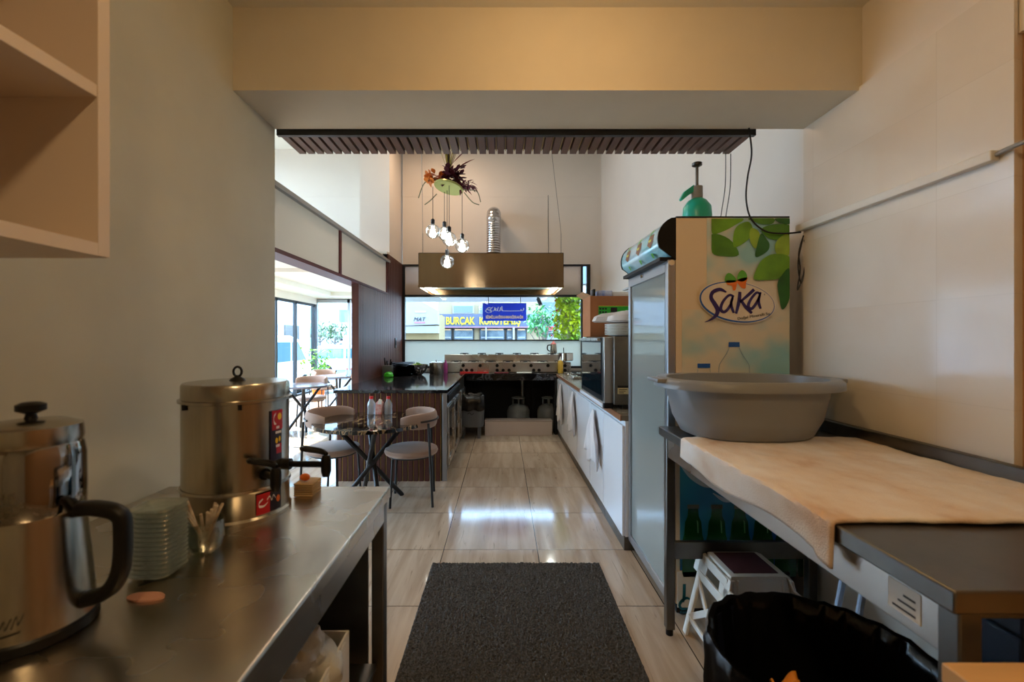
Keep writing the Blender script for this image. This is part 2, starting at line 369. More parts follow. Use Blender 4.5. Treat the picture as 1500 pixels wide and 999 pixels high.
# dark strip and slatted soffit hung behind the beam
so = bx('trim_2', M['fascia'], None, -1.138, 1.27, 2.262, 2.285, 2.425, 2.47, bev=0, **st)
sl = MB().box(-1.138, 1.27, 2.286, 2.505, 2.455, 2.7)
for i in range(48):
    x = -1.13+i*.05
    sl.box(x, x+.035, 2.286, 2.505, 2.43, 2.455)
    sl.box(x+.040, x+.045, 2.286, 2.507, 2.447, 2.4555, mi=1)
sl.build('ceiling_slats', [M['wood_c'], M['gold']], None, **st)
bx('ceiling_kitchen', M['ceil'], None, -5, 1.8, 2.2, 11.8, ZT, ZT+.1, bev=0, **st)
# kitchen end wall with its window opening
b = MB()
b.box(-1.64, 1.6, 7.35, 7.5, 2.61, 3.716).box(-1.64, 1.6, 7.354, 7.5, 3.716, 3.724).box(-1.64, 1.6, 7.35, 7.5, 3.724, ZT)
b.box(-1.64, 1.6, 7.35, 7.5, 0, .95).box(1.40, 1.6, 7.35, 7.5, .95, 2.61)
b.build('wall_end', M['wall_up'], None, **st)
b = MB().box(-4.8, -2.08, 7.35, 7.5, 2.5, 3.716).box(-4.8, -2.08, 7.354, 7.5, 3.716, 3.724).box(-4.8, -2.08, 7.35, 7.5, 3.724, ZT)
b.build('wall_end_left', M['wall_up'], None, **st)
bx('wall_column', M['wall_up'], None, -2.1, -1.665, 6.6, 7.5, 2.5, ZT, bev=0, **st)
# window of the kitchen: clear strip, frosted strip below, tinted panes above
wf = MB()
for z0, z1 in ((.93, .965), (1.375, 1.395), (2.09, 2.125), (2.59, 2.62)): wf.box(-1.64, 1.42, 7.33, 7.40, z0, z1)
for x0, x1 in ((-1.64, -1.60), (1.36, 1.42), (1.27, 1.30)): wf.box(x0, x1, 7.331, 7.399, .93, 2.62)
win = wf.build('window_1', M['iron'], None, **st)
MB().box(-1.60, 1.27, 7.36, 7.366, 1.395, 2.09).box(1.30, 1.36, 7.36, 7.366, 1.395, 2.59).build('pane', GL['clear'], win)
MB().box(-1.60, 1.36, 7.36, 7.366, .965, 1.375).build('frosted_pane', GL['frost'], win)
MB().box(-1.60, 1.27, 7.36, 7.366, 2.125, 2.59).build('upper_pane', GL['tint'], win)
# slatted partition between kitchen and dining area
b = MB().box(-1.72, -1.655, 5.13, 7.35, 0, 2.04, mi=2).box(-1.72, -1.655, 6.44, 7.35, 2.04, 2.62, mi=2)
y = 5.14
while y < 7.33:
    top = 2.04 if y < 6.42 else 2.62
    b.box(-1.655, -1.64, y, y+.042, 0, top); b.box(-1.655, -1.647, y+.047, y+.052, 0, top, mi=1); y += .056
y = -1.715
b.box(-1.72, -1.64, 5.115, 5.13, 0, 2.04)
b.build('wall_slats', [M['wood'], M['gold'], M['blackm']], None, **st)
sw = thing('light_switch', 'small black rocker switch on the slatted wall beside the end window', 'switch', (-1.635, 6.85, 1.3))
bx('plate', M['black'], sw, -1.639, -1.628, 6.81, 6.89, 1.27, 1.42); bx('rocker', M['rubber'], sw, -1.629, -1.624, 6.83, 6.87, 1.31, 1.38)
# bulkhead above the dining opening
b = MB().box(-1.80, -1.66, 2.25, 4.55, 2.06, 2.5).box(-1.80, -1.66, 4.59, 6.40, 2.06, 2.5)
b.build('trim_3', M['ceil'], None, **st)
MB().box(-1.81, -1.64, 2.25, 6.44, 2.03, 2.062).box(-1.81, -1.645, 4.545, 4.595, 2.06, 2.5).box(-1.81, -1.645, 6.38, 6.44, 2.06, 2.5).build('trim_4', M['maroon'], None, **st)
MB().box(-1.82, -1.625, 2.25, 6.5, 2.5, 2.535).build('trim_5', M['greybar'], None, **st)
# dining area
bx('wall_dining_near', M['wall'], None, -4.95, -1.32, 2.1, 2.25, 0, ZT, bev=0, **st)
b = MB().box(-4.8, -1.8, 2.25, 7.6, 2.56, 2.66).prism([(-4.8, 7.6, 2.56), (-1.98, 7.6, 2.56), (-3.12, 11.7, 2.56), (-4.8, 11.7, 2.56)], (0, 0, .1))
b.box(-4.8, -1.8, 2.25, 3.0, 2.46, 2.56).box(-4.8, -3.15, 11.0, 11.7, 2.46, 2.56).box(-4.8, -4.2, 3.0, 11.0, 2.46, 2.56).box(-2.2, -1.8, 3.0, 7.6, 2.46, 2.56)
b.box(-1.8, -1.66, 6.44, 7.5, 2.46, 2.66)
b.build('ceiling_dining', M['ceil'], None, **st)
MB().prism([(-1.72, 7.35, 0), (-1.66, 7.35, 0), (-1.98, 7.6, 0), (-3.12, 11.7, 0), (-3.20, 11.7, 0), (-2.06, 7.6, 0)], (0, 0, 2.46)).build('wall_dining_right', M['wall'], None, **st)
b = MB().box(-4.95, -4.8, 2.25, 11.75, 2.3, 3.3).box(-4.95, -4.8, 2.25, 3.2, 3.3, 4.2).box(-4.95, -4.8, 8.2, 11.75, 3.3, 4.2).box(-4.95, -4.8, 2.25, 11.75, 4.2, ZT).box(-4.95, -4.8, 2.25, 11.75, -.1, .06)
b.build('wall_facade_left', M['wall_up'], None, **st)
b = MB()
for y in (2.3, 3.6, 4.9, 6.2, 7.5, 8.75, 9.62, 10.53, 11.52): b.box(-4.9, -4.83, y-.03, y+.03, .06, 2.3)
b.box(-4.9, -4.83, 2.25, 11.6, 2.24, 2.3).box(-4.9, -4.83, 2.25, 11.6, .05, .11)
win = b.build('window_2', M['iron'], None, **st); MB().box(-4.87, -4.864, 2.3, 11.52, .1, 2.25).build('pane', GL['clear'], win)
b = MB()
for y in (3.23, 4.9, 6.5, 8.17): b.box(-4.9, -4.83, y-.03, y+.03, 3.3, 4.2)
b.box(-4.9, -4.83, 3.2, 8.2, 4.15, 4.2).box(-4.9, -4.83, 3.2, 8.2, 3.3, 3.35)
win = b.build('added_clerestory', M['iron'], None, **st); MB().box(-4.87, -4.864, 3.2, 8.2, 3.32, 4.18).build('pane', GL['clear'], win)  # unseen clerestory, added to bring daylight onto the upper walls
b = MB()
for x in (-4.82, -3.98, -3.17): b.box(x-.03, x+.03, 11.6, 11.67, 0, 2.42)
b.box(-4.85, -3.12, 11.6, 11.67, 2.34, 2.44).box(-4.85, -3.12, 11.6, 11.67, 0, .06)
win = b.build('window_4', M['alu'], None, **st); MB().box(-4.8, -3.15, 11.63, 11.636, .05, 2.35).build('pane', GL['clear'], win)
bx('trim_6', M['ceil'], None, -4.95, -3.12, 11.6, 11.75, 2.42, 2.7, bev=0, **st)
bx('wall_dining_upper_end', M['wall_up'], None, -4.95, -4.8, 7.35, 7.5, 2.5, ZT, bev=0, **st)

# ---------------------------------------------------------------- lamps of the place and added kitchen fill lights
def arealamp(name, loc, size, power, col, parent, rot=(0, 0, 0), sy=None, shape='DISK'):
    l = bpy.data.lights.new(name, 'AREA'); l.energy = power; l.color = col; l.shape = shape; l.size = size
    if sy: l.size_y = sy
    o = bpy.data.objects.new(name, l); COL.objects.link(o); o.parent = parent; o.location = Vector(loc)-OFF[parent.name]; o.rotation_euler = rot; return o
def downlight(loc, r, power, col, label, em, group=None):
    t = thing('ceiling_light', label, 'ceiling light', loc, group)
    MB().lathe([(r*1.12, 0), (r*1.12, -.012), (r*1.0, -.014), (r*1.0, -.004)], loc, 32, capt=False).build('rim', M['whitep'], t)
    MB().lathe([(r, -.006), (r, -.010)], loc, 32).build('diffuser', em, t)
    arealamp('lamp_light', (loc[0], loc[1], loc[2]-.02), r*2, power, col, t)
    return t
t = thing('globe_lamp', 'round warm globe lamp under the ceiling over the floor mat', 'lamp', (.25, 1.15, 2.62))
MB().cyl((.25, 1.15, 2.70), (.25, 1.15, 2.80), .05, 24).build('ceiling_mount', M['whitep'], t)
MB().sphere((.25, 1.15, 2.63), .075, seg=28).build('globe', glass('opal_globe', (1, .9, .75, 1), .04, .2, diffuse=.5, dcol=(1, .8, .5, 1)), t, ang=90)
MB().sphere((.25, 1.15, 2.63), .03, seg=16).build('bulb', E_warm, t, ang=90)
l = bpy.data.lights.new('globe_light', 'POINT'); l.energy = P_NEAR; l.color = P_NEAR_COL; l.shadow_soft_size = .05
lo_ = bpy.data.objects.new('globe_light', l); COL.objects.link(lo_); lo_.parent = t; lo_.location = (0, 0, -.07)
downlight((.1, -.6, 2.8), .11, P_NEAR*1.3, P_NEAR_COL, 'round warm ceiling light at the back of the near room', E_warm)
downlight((-.9, 3.9, 4.5), .16, P_VOID*.4, P_VOID_COL, 'added round fill light out of view high over the near end of the kitchen', E_white)  # unseen light added to warm the upper kitchen walls
downlight((-.9, 6.3, 4.5), .16, P_VOID, P_VOID_COL, 'added round fill light out of view high over the gas range side of the kitchen', E_white)  # second added light, out of view, gives the end wall its warm tone
downlight((-3.5, 7.55, 2.56), .09, P_DINE, (1, .9, .75), 'recessed round downlight in the dining area ceiling', E_white)
# ---------------------------------------------------------------- large furniture, right side
# display fridge
FX0, FX1, FY0, FY1, FZ = .868, 1.438, 2.26, 2.98, 2.01
t = thing('display_fridge', 'tall drinks fridge with a printed leafy side panel, glass door and curved lit header', 'fridge', ((FX0+FX1)/2, (FY0+FY1)/2, 0))
M['fside'] = ramp('printed_panel', [(.30, C3(226, 206, 178)), (.50, C3(222, 212, 190)), (.62, C3(150, 200, 206)), (.8, C3(160, 208, 214))], 2.2, .35, detail=3, stretch=(1, 1, 1.2))
bx('body', M['cream'], t, FX0, FX1, FY0+.004, FY1, .07, FZ)
bx('kick_plate', M['blackm'], t, FX0+.01, FX1, FY0+.02, FY1-.02, .015, .07)
for (x, y) in ((FX0+.05, FY0+.05), (FX1-.05, FY0+.05), (FX0+.05, FY1-.05), (FX1-.05, FY1-.05)): MB().cyl((x, y, 0), (x, y, .02), .02).build('foot', M['rubber'], t)
bx('top_trim', M['iron'], t, FX0, FX1, FY0, FY1, FZ, FZ+.008)
def FS(px, py, d=0):
    p = P(px, py, FY0); return Vector((p.x, FY0-d, p.z))
pr = MB().box(FX0+.155, FX1, FY0+.002, FY0+.004, 1.55, FZ).box(FX0+.03, FX1, FY0+.002, FY0+.004, .92, 1.55).build('side_print', M['fside'], t)
A = lambda u, v: (900+u*.4004, 180+v*.4004)
lg = [C3(120, 176, 40), C3(90, 150, 36), C3(52, 116, 40), C3(160, 196, 60)]
LM = [mat('leaf_print_%d' % i, c, .35, c2=tuple(x*.6 for x in c[:3])+(1,), vscale=9) for i, c in enumerate(lg)]
leaves = [(0, [(355,350),(470,350),(440,375),(395,398),(357,405)]), (1, [(355,408),(420,425),(455,482),(400,488),(357,475)]),
 (0, [(433,430),(440,390),(460,370),(490,362),(505,385),(495,420),(465,445),(438,455)]), (3, [(500,385),(525,395),(532,425),(515,460),(498,440),(493,410)]),
 (2, [(535,405),(555,425),(566,445),(560,468),(530,488),(514,488),(520,450)]), (1, [(490,350),(580,350),(575,370),(540,372),(510,362)]),
 (1, [(535,390),(580,372),(638,375),(638,412),(600,428),(560,422)]), (3, [(588,440),(615,412),(638,415),(638,480),(610,495),(588,475)]),
 (0, [(508,572),(520,530),(540,500),(580,480),(638,490),(638,540),(600,570),(550,576)]), (2, [(594,590),(608,560),(638,535),(638,640),(612,684),(600,640)]), (2, [(585,351),(638,351),(638,372),(600,366)])]
for i, (k, pts) in enumerate(leaves):
    s2 = smoothpts([(a, b_, 0) for a, b_ in pts], 4, True); pts3 = []
    for q in s2:
        q.x = min(max(q.x, 355), 638.5); q.y = max(q.y, 350); pts3.append(FS(*A(q.x, q.y), d=.001+.0006*i))
    lf = MB().poly(pts3).build('leaf_print', LM[k], pr)
G = lambda u, v: (1020+u*.1802, 380+v*.1802)
def GS(d): return lambda u, v: FS(*G(u, v), d=d)
navyp = mat('logo_purple', C3(52, 34, 104), .4); bluep = mat('logo_blue', C3(34, 92, 176), .4); whitepr = mat('logo_white', C3(232, 218, 198), .4)
gp = mat('logo_green', C3(96, 170, 50), .4); op = mat('logo_orange', C3(232, 120, 36), .4)
def ell(cx, cy, rx, ry, tilt, n=40):
    o = []
    for i in range(n):
        a = 2*PI*i/n; x = rx*math.cos(a); y = ry*math.sin(a); o.append((cx+x*math.cos(tilt)-y*math.sin(tilt), cy+x*math.sin(tilt)+y*math.cos(tilt)))
    return o
E1 = ell(325, 347, 302, 158, .15)
MB().poly([GS(.009)(u, v) for u, v in ell(325, 347, 316, 172, .15)]).build('logo_oval', whitepr, pr)
brush(E1, [9+6*math.cos(2*PI*i/40-2.4) for i in range(40)], GS(.010), 2, True).build('logo_ring', bluep, pr)
for pth, wd in (([(235,268),(185,246),(128,266),(112,312),(142,365),(165,412),(150,458),(100,495),(60,510)], [12,28,30,30,36,36,28,14,4]),
                ([(298,305),(258,292),(208,345),(190,405),(218,428),(258,390),(290,312)], [16,20,22,26,24,22,14]),
                ([(290,296),(274,365),(296,436)], [14,24,20]), ([(345,265),(338,340),(314,442)], [24,30,20]),
                ([(460,246),(402,300),(345,348)], [26,24,16]), ([(355,335),(392,388),(442,438)], [22,26,22]),
                ([(512,288),(480,272),(432,328),(413,382),(440,402),(480,352),(510,285)], [16,20,22,26,24,22,14]), ([(514,268),(496,338),(512,402)], [14,24,20])):
    bb = brush(pth, wd, GS(.011)); bb.build('logo_letter_stroke', navyp, pr)
for m_, pts in ((gp, [(230,190),(226,140),(255,112),(296,138),(316,182)]), (gp, [(324,172),(330,120),(360,90),(394,112),(402,158),(370,182)]),
                (op, [(232,178),(275,172),(318,176),(318,210),(308,250),(288,252),(280,218),(245,208)]), (op, [(318,172),(402,148),(394,190),(390,235),(364,236),(335,208)])):
    MB().poly([GS(.012)(q.x, q.y) for q in smoothpts([(a, b_, 0) for a, b_ in pts], 3, True)]).build('butterfly', m_, pr)
text('Doğal Mineralli Su', .019, GS(.012)(455, 462), M['ink'], pr, roll=.17, depth=.0004, sx=1.15)
text('®', .008, GS(.012)(543, 288), M['ink'], pr, depth=.0003)
for q4 in (((262,672),(350,672),(352,712),(260,712)), ((8,846),(112,846),(112,882),(8,882))): MB().poly([GS(.002)(u, v) for u, v in q4]).build('printed_cap', bluep, pr)
for s_ in (-1, 1):
    brush([(306+s_*40, 716), (306+s_*62, 765), (306+s_*108, 835), (306+s_*124, 880), (306+s_*124, 1010)], [4]*5, GS(.002)).build('printed_bottle_outline', mat('outline_blue', C3(120, 150, 170)), pr)
    brush([(60+s_*50, 890), (60+s_*56, 1010)], [4]*2, GS(.002)).build('printed_bottle_outline', mat('outline_blue', C3(150, 170, 180)), pr)
# lower print
lo = MB().box(FX0+.02, FX1, FY0+.001, FY0+.004, .0 + .24, .80).build('lower_print', ramp('blue_print', [(.3, C3(70, 176, 200)), (.5, C3(18, 110, 180)), (.7, C3(12, 80, 158))], 1.6, .3, detail=2), t)
bx('lower_label', M['paper'], t, FX0+.005, FX1, FY0-.002, FY0+.001, .055, .235)
H = lambda u, v: (960+u*.2803, 660+v*.2803)
def HS(d): return lambda u, v: FS(*H(u, v), d=d)
wbl = mat('print_white', C3(206, 226, 236), .4); gb = mat('print_bottle_green', C3(22, 86, 34), .15, coat=.5)
brush([(130, 70), (190, 130), (260, 178), (330, 190)], [10, 34, 26, 4], HS(.0015)).build('printed_swirl', wbl, lo)
brush([(300, 222), (360, 258), (430, 262)], [4, 20, 6], HS(.0015)).build('printed_swirl', wbl, lo)
for u in (197, 320, 441, 560, 680, 800):
    pts = []
    prof = [(30, 283), (30, 300), (26, 304), (30, 345), (42, 372), (48, 440), (56, 470), (58, 640), (50, 660)]
    pts = [HS(.002)(u+a, v) for a, v in prof] + [HS(.002)(u-a, v) for a, v in prof[::-1]]
    g_ = MB().poly(pts).build('printed_bottle', gb, lo)
    MB().poly([HS(.003)(u+a, v) for a, v in ((-30, 281), (30, 281), (31, 303), (-31, 303))]).build('printed_crown_cap', mat('cap_print', C3(110, 120, 110), .4), g_)
    MB().poly([HS(.003)(u+a, v) for a, v in ((18, 360), (26, 372), (28, 430), (22, 430))]).build('printed_highlight', mat('print_glint', C3(110, 170, 110), .4), g_)
tl = mat('print_teal', C3(24, 110, 130), .4)
brush([(150, 695), (148, 760), (142, 790)], [16, 16, 12], HS(.0045)).build('printed_emblem', tl, t)
brush([(178, 775), (160, 768), (135, 785), (125, 808), (140, 825), (172, 820)], [8, 14, 16, 14, 12, 6], HS(.0045)).build('printed_emblem', tl, t)
text('Kızılay', .017, HS(.0045)(150, 842), tl, t, depth=.0003); text('KO', .055, HS(.0045)(262, 735), bluep, t, depth=.0003, bold=.001)
# door with frame and pane, then curved header
X0 = .85
dr = MB()
for a in ((FY0+.004, FY0+.045, .075, 1.80), (FY1-.045, FY1, .075, 1.80), (FY0+.045, FY1-.045, .075, .125), (FY0+.045, FY1-.045, 1.74, 1.80)):
    dr.box(X0-.022, X0+.015, *a)
dr = dr.build('door', M['alu'], t, bevel=.003)
MB().box(X0-.012, X0-.006, FY0+.045, FY1-.045, .125, 1.74).build('door_pane', GL['door'], dr)
MB().cyl((X0-.004, FY0+.003, 1.785), (X0-.004, FY0-.003, 1.785), .014, 20).build('hinge_cap', M['cream'], dr)
bx('door_lock', M['chrome'], dr, X0-.028, X0-.02, 2.66, 2.70, 1.765, 1.785)
arc = []
for i in range(11):
    a = PI*(.42+i/10*.70); arc.append((X0+.045+math.cos(a)*.115, 1.905+math.sin(a)*.115))
arc = [(FX0, 2.01)] + [(x, min(z, 2.012)) for x, z in arc] + [(FX0, 1.80)]
def capmesh(y0, y1, ex=0): return MB().prism([(x-ex*(x < FX0-.001), y0, z) for x, z in arc], (0, y1-y0, 0))
hd = MB().prism([(x, FY0+.012, z) for x, z in arc], (0, FY1-FY0-.024, 0)).build('header_sign', mat('header_print', C3(126, 196, 206), .12, c2=C3(206, 226, 232), vscale=3, coat=.6), t, ang=60)
capmesh(FY0+.001, FY0+.013, .004).build('header_end_cap', M['black'], t, ang=60); capmesh(FY1-.012, FY1, .004).build('header_end_cap', M['black'], t, ang=60)
cx_, cz_ = X0+.045, 1.905
def hdp(a, y, e=.0015): return Vector((cx_+math.cos(a)*(.115+e), y, cz_+math.sin(a)*(.115+e)))
for k, yy in enumerate((2.39, 2.60, 2.82)):
    for m_, pts in ((mat('mojito_brown', C3(130, 84, 56)), [(2.75, -.045), (2.75, .03), (3.15, .045), (3.35, .0), (3.1, -.05)]), (mat('mojito_yellow', C3(206, 196, 60)), [(2.95, -.02), (2.95, .03), (3.28, .01)]),
                    (gp, [(2.35, .02), (2.5, .05), (2.8, .03), (2.75, -.0)]), (gp, [(3.6, -.01), (3.55, .02), (3.8, .02), (3.82, 0)])):
        MB().poly([hdp(a, yy+d, .002) for a, d in pts]).build('printed_drink', m_, hd)
bx('header_lower_edge', M['black'], t, X0-.06, FX0, FY0+.013, FY1-.012, 1.795, 1.815)

# pressure sprayer on the fridge
c = P(1021, 300, 2.52); bz = FZ+.008
t = thing('pressure_sprayer', 'turquoise hand pump pressure sprayer standing on the fridge', 'sprayer', (c.x, 2.52, bz))
MB().lathe([(.05, 0), (.072, .015), (.078, .07), (.074, .12), (.05, .155), (.03, .168)], (c.x, 2.52, bz), 28).build('tank', M['teal'], t)
MB().cyl((c.x, 2.52, bz+.165), (c.x, 2.52, bz+.235), .030, 20).build('collar', M['greybar'], t)
MB().cyl((c.x, 2.52, bz+.235), (c.x, 2.52, bz+.35), .008, 10).build('pump_rod', M['steel_d'], t)
MB().lathe([(.012, 0), (.027, .008), (.027, .022), (.01, .03)], (c.x, 2.52, bz+.345), 20).build('pump_handle', M['steel_d'], t)
MB().prism([(c.x-.02, 2.505, bz+.245), (c.x-.075, 2.505, bz+.205), (c.x-.098, 2.505, bz+.165), (c.x-.088, 2.505, bz+.155), (c.x-.045, 2.505, bz+.19), (c.x-.02, 2.505, bz+.205)], (0, .03, 0)).build('trigger_nozzle', M['teal'], t, bevel=.004)

# steel work table with upstand on the right
t = thing('steel_table', 'long stainless steel work table with upstand along the tiled right wall', 'table', (1.12, 1.46, 0))
b = MB().box(.752, 1.495, .75, 2.18, .94, .98).box(1.462, 1.495, .75, 2.18, .98, 1.035)
b.build('top', M['steel_d'], t, bevel=.004)
bx('apron', M['steel'], t, .775, .79, .80, 2.13, .845, .94); bx('apron', M['steel_d'], t, .79, 1.47, .765, .78, .925, .94); bx('apron', M['steel_d'], t, .79, 1.47, 2.14, 2.155, .86, .94)
for x in (.77, 1.44):
    for y in (.76, 2.12):
        l = bx('leg', M['steel_d'], t, x, x+.04, y, y+.04, .03, .94, bev=.004); MB().cyl((x+.02, y+.02, 0), (x+.02, y+.02, .03), .017, 14).build('foot', M['black'], l)
bx('stretcher', M['steel_d'], t, .81, 1.44, 2.13, 2.155, .36, .44); bx('stretcher', M['steel_d'], t, 1.455, 1.475, .80, 2.12, .36, .40)
pl = bx('rating_plate', M['whitep'], t, .7735, .7752, .835, .905, .868, .925, bev=0, label='small printed plate on the apron')
text('Öztiryakiler', .010, (.773, .87, .912), M['ink'], pl, face='-x', depth=.0003) if False else None
for k in range(3): bx('plate_print', M['ink'], pl, .773, .7736, .845, .895-.012*k, .875+.014*k, .879+.014*k, bev=0)

# towel lying on the steel table, its front edge hanging over
def towelf(u, v):
    y = 1.015+v*.86; s = u*.80
    wob = .0045*noise.noise(Vector((s*9, y*9, 0)))+.0015*noise.noise(Vector((s*30, y*30, 3)))
    hang = .085+.012*math.sin(y*9)+(.015 if v < .06 else 0)
    if s < hang:
        return (.7475-.004-.004*math.sin(y*14)*(1-s/hang), y, .986-(hang-s)+wob)
    q = s-hang; return (.7475+q-.004*(q < .01), y+.006*math.sin(q*14), .988+abs(wob)*1.5-(.002 if q < .008 else 0))
MB().grid(towelf, 90, 80).build('towel', M['towel'], None, 'beige terry towel spread on the steel table with its front edge hanging over', 'towel', thick=.008)

# oval basin
t = thing('plastic_basin', 'large oval grey plastic basin standing on the far end of the steel table', 'basin', (1.065, 1.955, .981))
n_ = 2.3
B0 = (1.045, 1.955, .990)
MB().lathe([(.001, .004), (.66, .0), (.74, .012), (.84, .08), (.905, .18), (.925, .232), (1.02, .236), (1.045, .228), (1.05, .208), (1.06, .206), (1.06, .234), (1.02, .246), (.91, .244), (.89, .20), (.82, .08), (.72, .02), (.001, .014)], B0, 64, .352, .265, n=n_).build('bowl', M['grey_plastic'], t, ang=50)
for s_ in (-1, 1):
    MB().box(B0[0]+s_*.355, B0[0]+s_*.40, B0[1]-.07, B0[1]+.07, B0[2]+.226, B0[2]+.244, bev=.006).build('grip', M['grey_plastic'], t)

# step stool
def H3(x, y, z): return (x, y, z)
t = thing('step_stool', 'white folding step stool with a dark red ribbed top under the steel table', 'stool', (1.06, 2.03, 0))
top = MB().box(.96, 1.20, 1.90, 2.13, .375, .40, bev=.012).build('top', M['whitep'], t); MB().box(.985, 1.175, 1.925, 2.11, .40, .4025).build('tread_pad', mat('dark_red_rubber', C3(70, 34, 40), .6, bump=.3, bscale=200), top)
def lerp(a, b_, k): return tuple(a[i]+(b_[i]-a[i])*k for i in range(3))
for side in (-1, 1):
    xt, xb = (.96, .875) if side < 0 else (1.20, 1.285); d = .012*side
    a, b_, c, e = (xt, 1.90, .39), (xt, 2.13, .39), (xb, 1.86, 0), (xb, 2.15, 0)
    pm = MB()
    def strip(p, q, wv, pm=pm, d=d): pm.prism([Vector(p)-Vector(wv), Vector(p)+Vector(wv), Vector(q)+Vector(wv), Vector(q)-Vector(wv)], (d, 0, 0))
    strip(a, c, (0, .022, 0)); strip(b_, e, (0, .02, 0)); strip(lerp(a, c, .06), lerp(b_, e, .06), (0, 0, .022)); strip(lerp(a, c, .26), lerp(b_, e, .26), (0, 0, .022))
    strip(lerp(a, c, .1), lerp(a, c, .26), (0, .06, .0)); strip(lerp(b_, e, .1), lerp(b_, e, .26), (0, .06, .0))
    strip(lerp(a, c, .32), lerp(b_, e, .80), (0, .0, .018)); strip(lerp(b_, e, .32), lerp(a, c, .80), (0, .0, .018)); strip(lerp(a, c, .80), lerp(b_, e, .80), (0, 0, .012))
    pm.build('side_panel', M['whitep'], t, bevel=.003)
for yb, yt in ((1.895, 1.90), (2.13, 2.128)):
    MB().prism([(.962, yt, .385), (1.198, yt, .385), (1.255, yb-.02 if yt < 2 else yb+.012, .12), (.905, yb-.02 if yt < 2 else yb+.012, .12)], (0, .012, 0)).build('cross_panel', M['whitep'], t, bevel=.003)
for x in (.965, .985, 1.175): bx('rib', M['whitep'], t, x, x+.008, 1.888, 1.90, .14, .385)

# bin with black liner in the foreground
C0 = (.795, 1.13, 0)
t = thing('waste_bin', 'big round bin with a black bag folded over its rim beside the steel table', 'bin', C0)
MB().lathe([(.19, 0), (.2, .01), (.245, .58), (.252, .60), (.246, .60), (.195, .02)], C0, 48, capt=False).build('tub', mat('dark_blue_bin', C3(24, 28, 44), .35), t)
def crump(x, y, z, a):
    k = noise.noise(Vector((math.cos(a)*5, math.sin(a)*5, z*3)))*.012+math.sin(a*23+z*9)*.003+noise.noise(Vector((math.cos(a)*14, math.sin(a)*14, z*14)))*.006
    m_ = 1+k/.25 if z < .61 else 1+k*.6/.25
    return x*m_, y*m_, z+k*.3
MB().lathe([(.262, .44), (.262, .50), (.262, .56), (.264, .605), (.258, .622), (.246, .618), (.238, .58), (.232, .50), (.222, .40), (.21, .30), (.19, .2), (.12, .16), (.001, .15)], C0, 96, fn=crump, capb=False).build('bin_bag', M['bag'], t, ang=60, thick=.002)
t = thing('orange_peel', 'small torn piece of orange peel inside the bagged bin', 'peel', (.70, 1.13, .17))
MB().grid(lambda u, v: (.68+u*.06, 1.10+v*.05, .535+.02*math.sin(u*5)*math.cos(v*4)+.006*math.sin(v*17)), 10, 10).build('rind', mat('peel_orange', C3(232, 150, 48), .5), t, thick=.004)
t.location.z = .17; 
# storage behind the near table leg, and the light wooden stand at the frame edge
t = thing('storage_box', 'dark navy storage box under the near end of the steel table', 'box', (1.26, 1.01, 0))
bx('tub', M['navy'], t, 1.075, 1.44, .93, 1.09, 0, .78, bev=.01); bx('lid', M['navy'], t, 1.07, 1.445, .925, 1.095, .78, .83, bev=.008)
t = thing('wooden_stand', 'light wooden topped stand at the near end of the steel table', 'stand', (.93, .60, 0))
bx('board', mat('pale_wood_board', C3(222, 176, 120), .45, var=.15, vscale=3, stretch=(1, 8, 1)), t, .685, 1.17, .50, .705, .865, .895)
for x in (.74, 1.10):
    for y in (.52, .65): bx('leg', M['whitep'], t, x, x+.035, y, y+.035, 0, .865)
# folded tubular stand under the table
t = thing('folded_stand', 'folded pale blue tubular stand leaning at the wall under the towel', 'stand', (1.2, 1.62, 0))
b = MB().tube(smoothpts([(1.17, 1.58, .0), (1.26, 1.60, .40), (1.33, 1.62, .74), (1.345, 1.66, .78), (1.33, 1.70, .74), (1.26, 1.695, .4), (1.17, 1.69, 0)], 6), .011, 10)
b.build('tube_frame', M['tubew'], t); MB().tube([(1.22, 1.59, .22), (1.22, 1.692, .22)], .008, 8).build('cross_tube', M['tubew'], t)

# base cabinets with wooden edged worktop
Xc = .79
doors = [(2.985, 3.55), (3.555, 4.10), (4.105, 4.83), (4.835, 5.43), (5.435, 6.0), (6.005, 6.59)]
nm = ['nearest the display fridge', 'second from the display fridge', 'under the near part of the oven\'s far side', 'under the far worktop hobs', 'second from the back counter', 'next to the back counter']
for i, (y0, y1) in enumerate(doors):
    t = thing('base_cabinet', 'glossy white base cabinet with one door, %s' % ['first one beyond the display fridge', 'below the oven front, second beyond the fridge', 'third beyond the fridge, just past the oven', 'third from the back counter', 'last but one before the back counter', 'farthest one, meeting the back counter'][i], 'cabinet', (1.15, (y0+y1)/2, 0), 'white base cabinets on the right')
    bx('body', M['white'], t, Xc+.02, 1.56, y0, y1, .09, .855); bx('plinth', M['steel_d'], t, Xc+.012, 1.5, y0, y1, 0, .09)
    bx('door', M['white'], t, Xc, Xc+.018, y0+.004, y1-.004, .095, .825, bev=.002)
t = thing('side_worktop', 'long worktop with brown wooden edge on the white base cabinets', 'worktop', (1.17, 4.79, .856))
bx('slab', mat('worktop_top', C3(120, 112, 100), .25), t, Xc-.005, 1.595, 2.99, 6.58, .858, .895); bx('edge', M['worktop_wood'], t, Xc-.012, Xc-.005, 2.99, 6.58, .857, .896, bev=0)
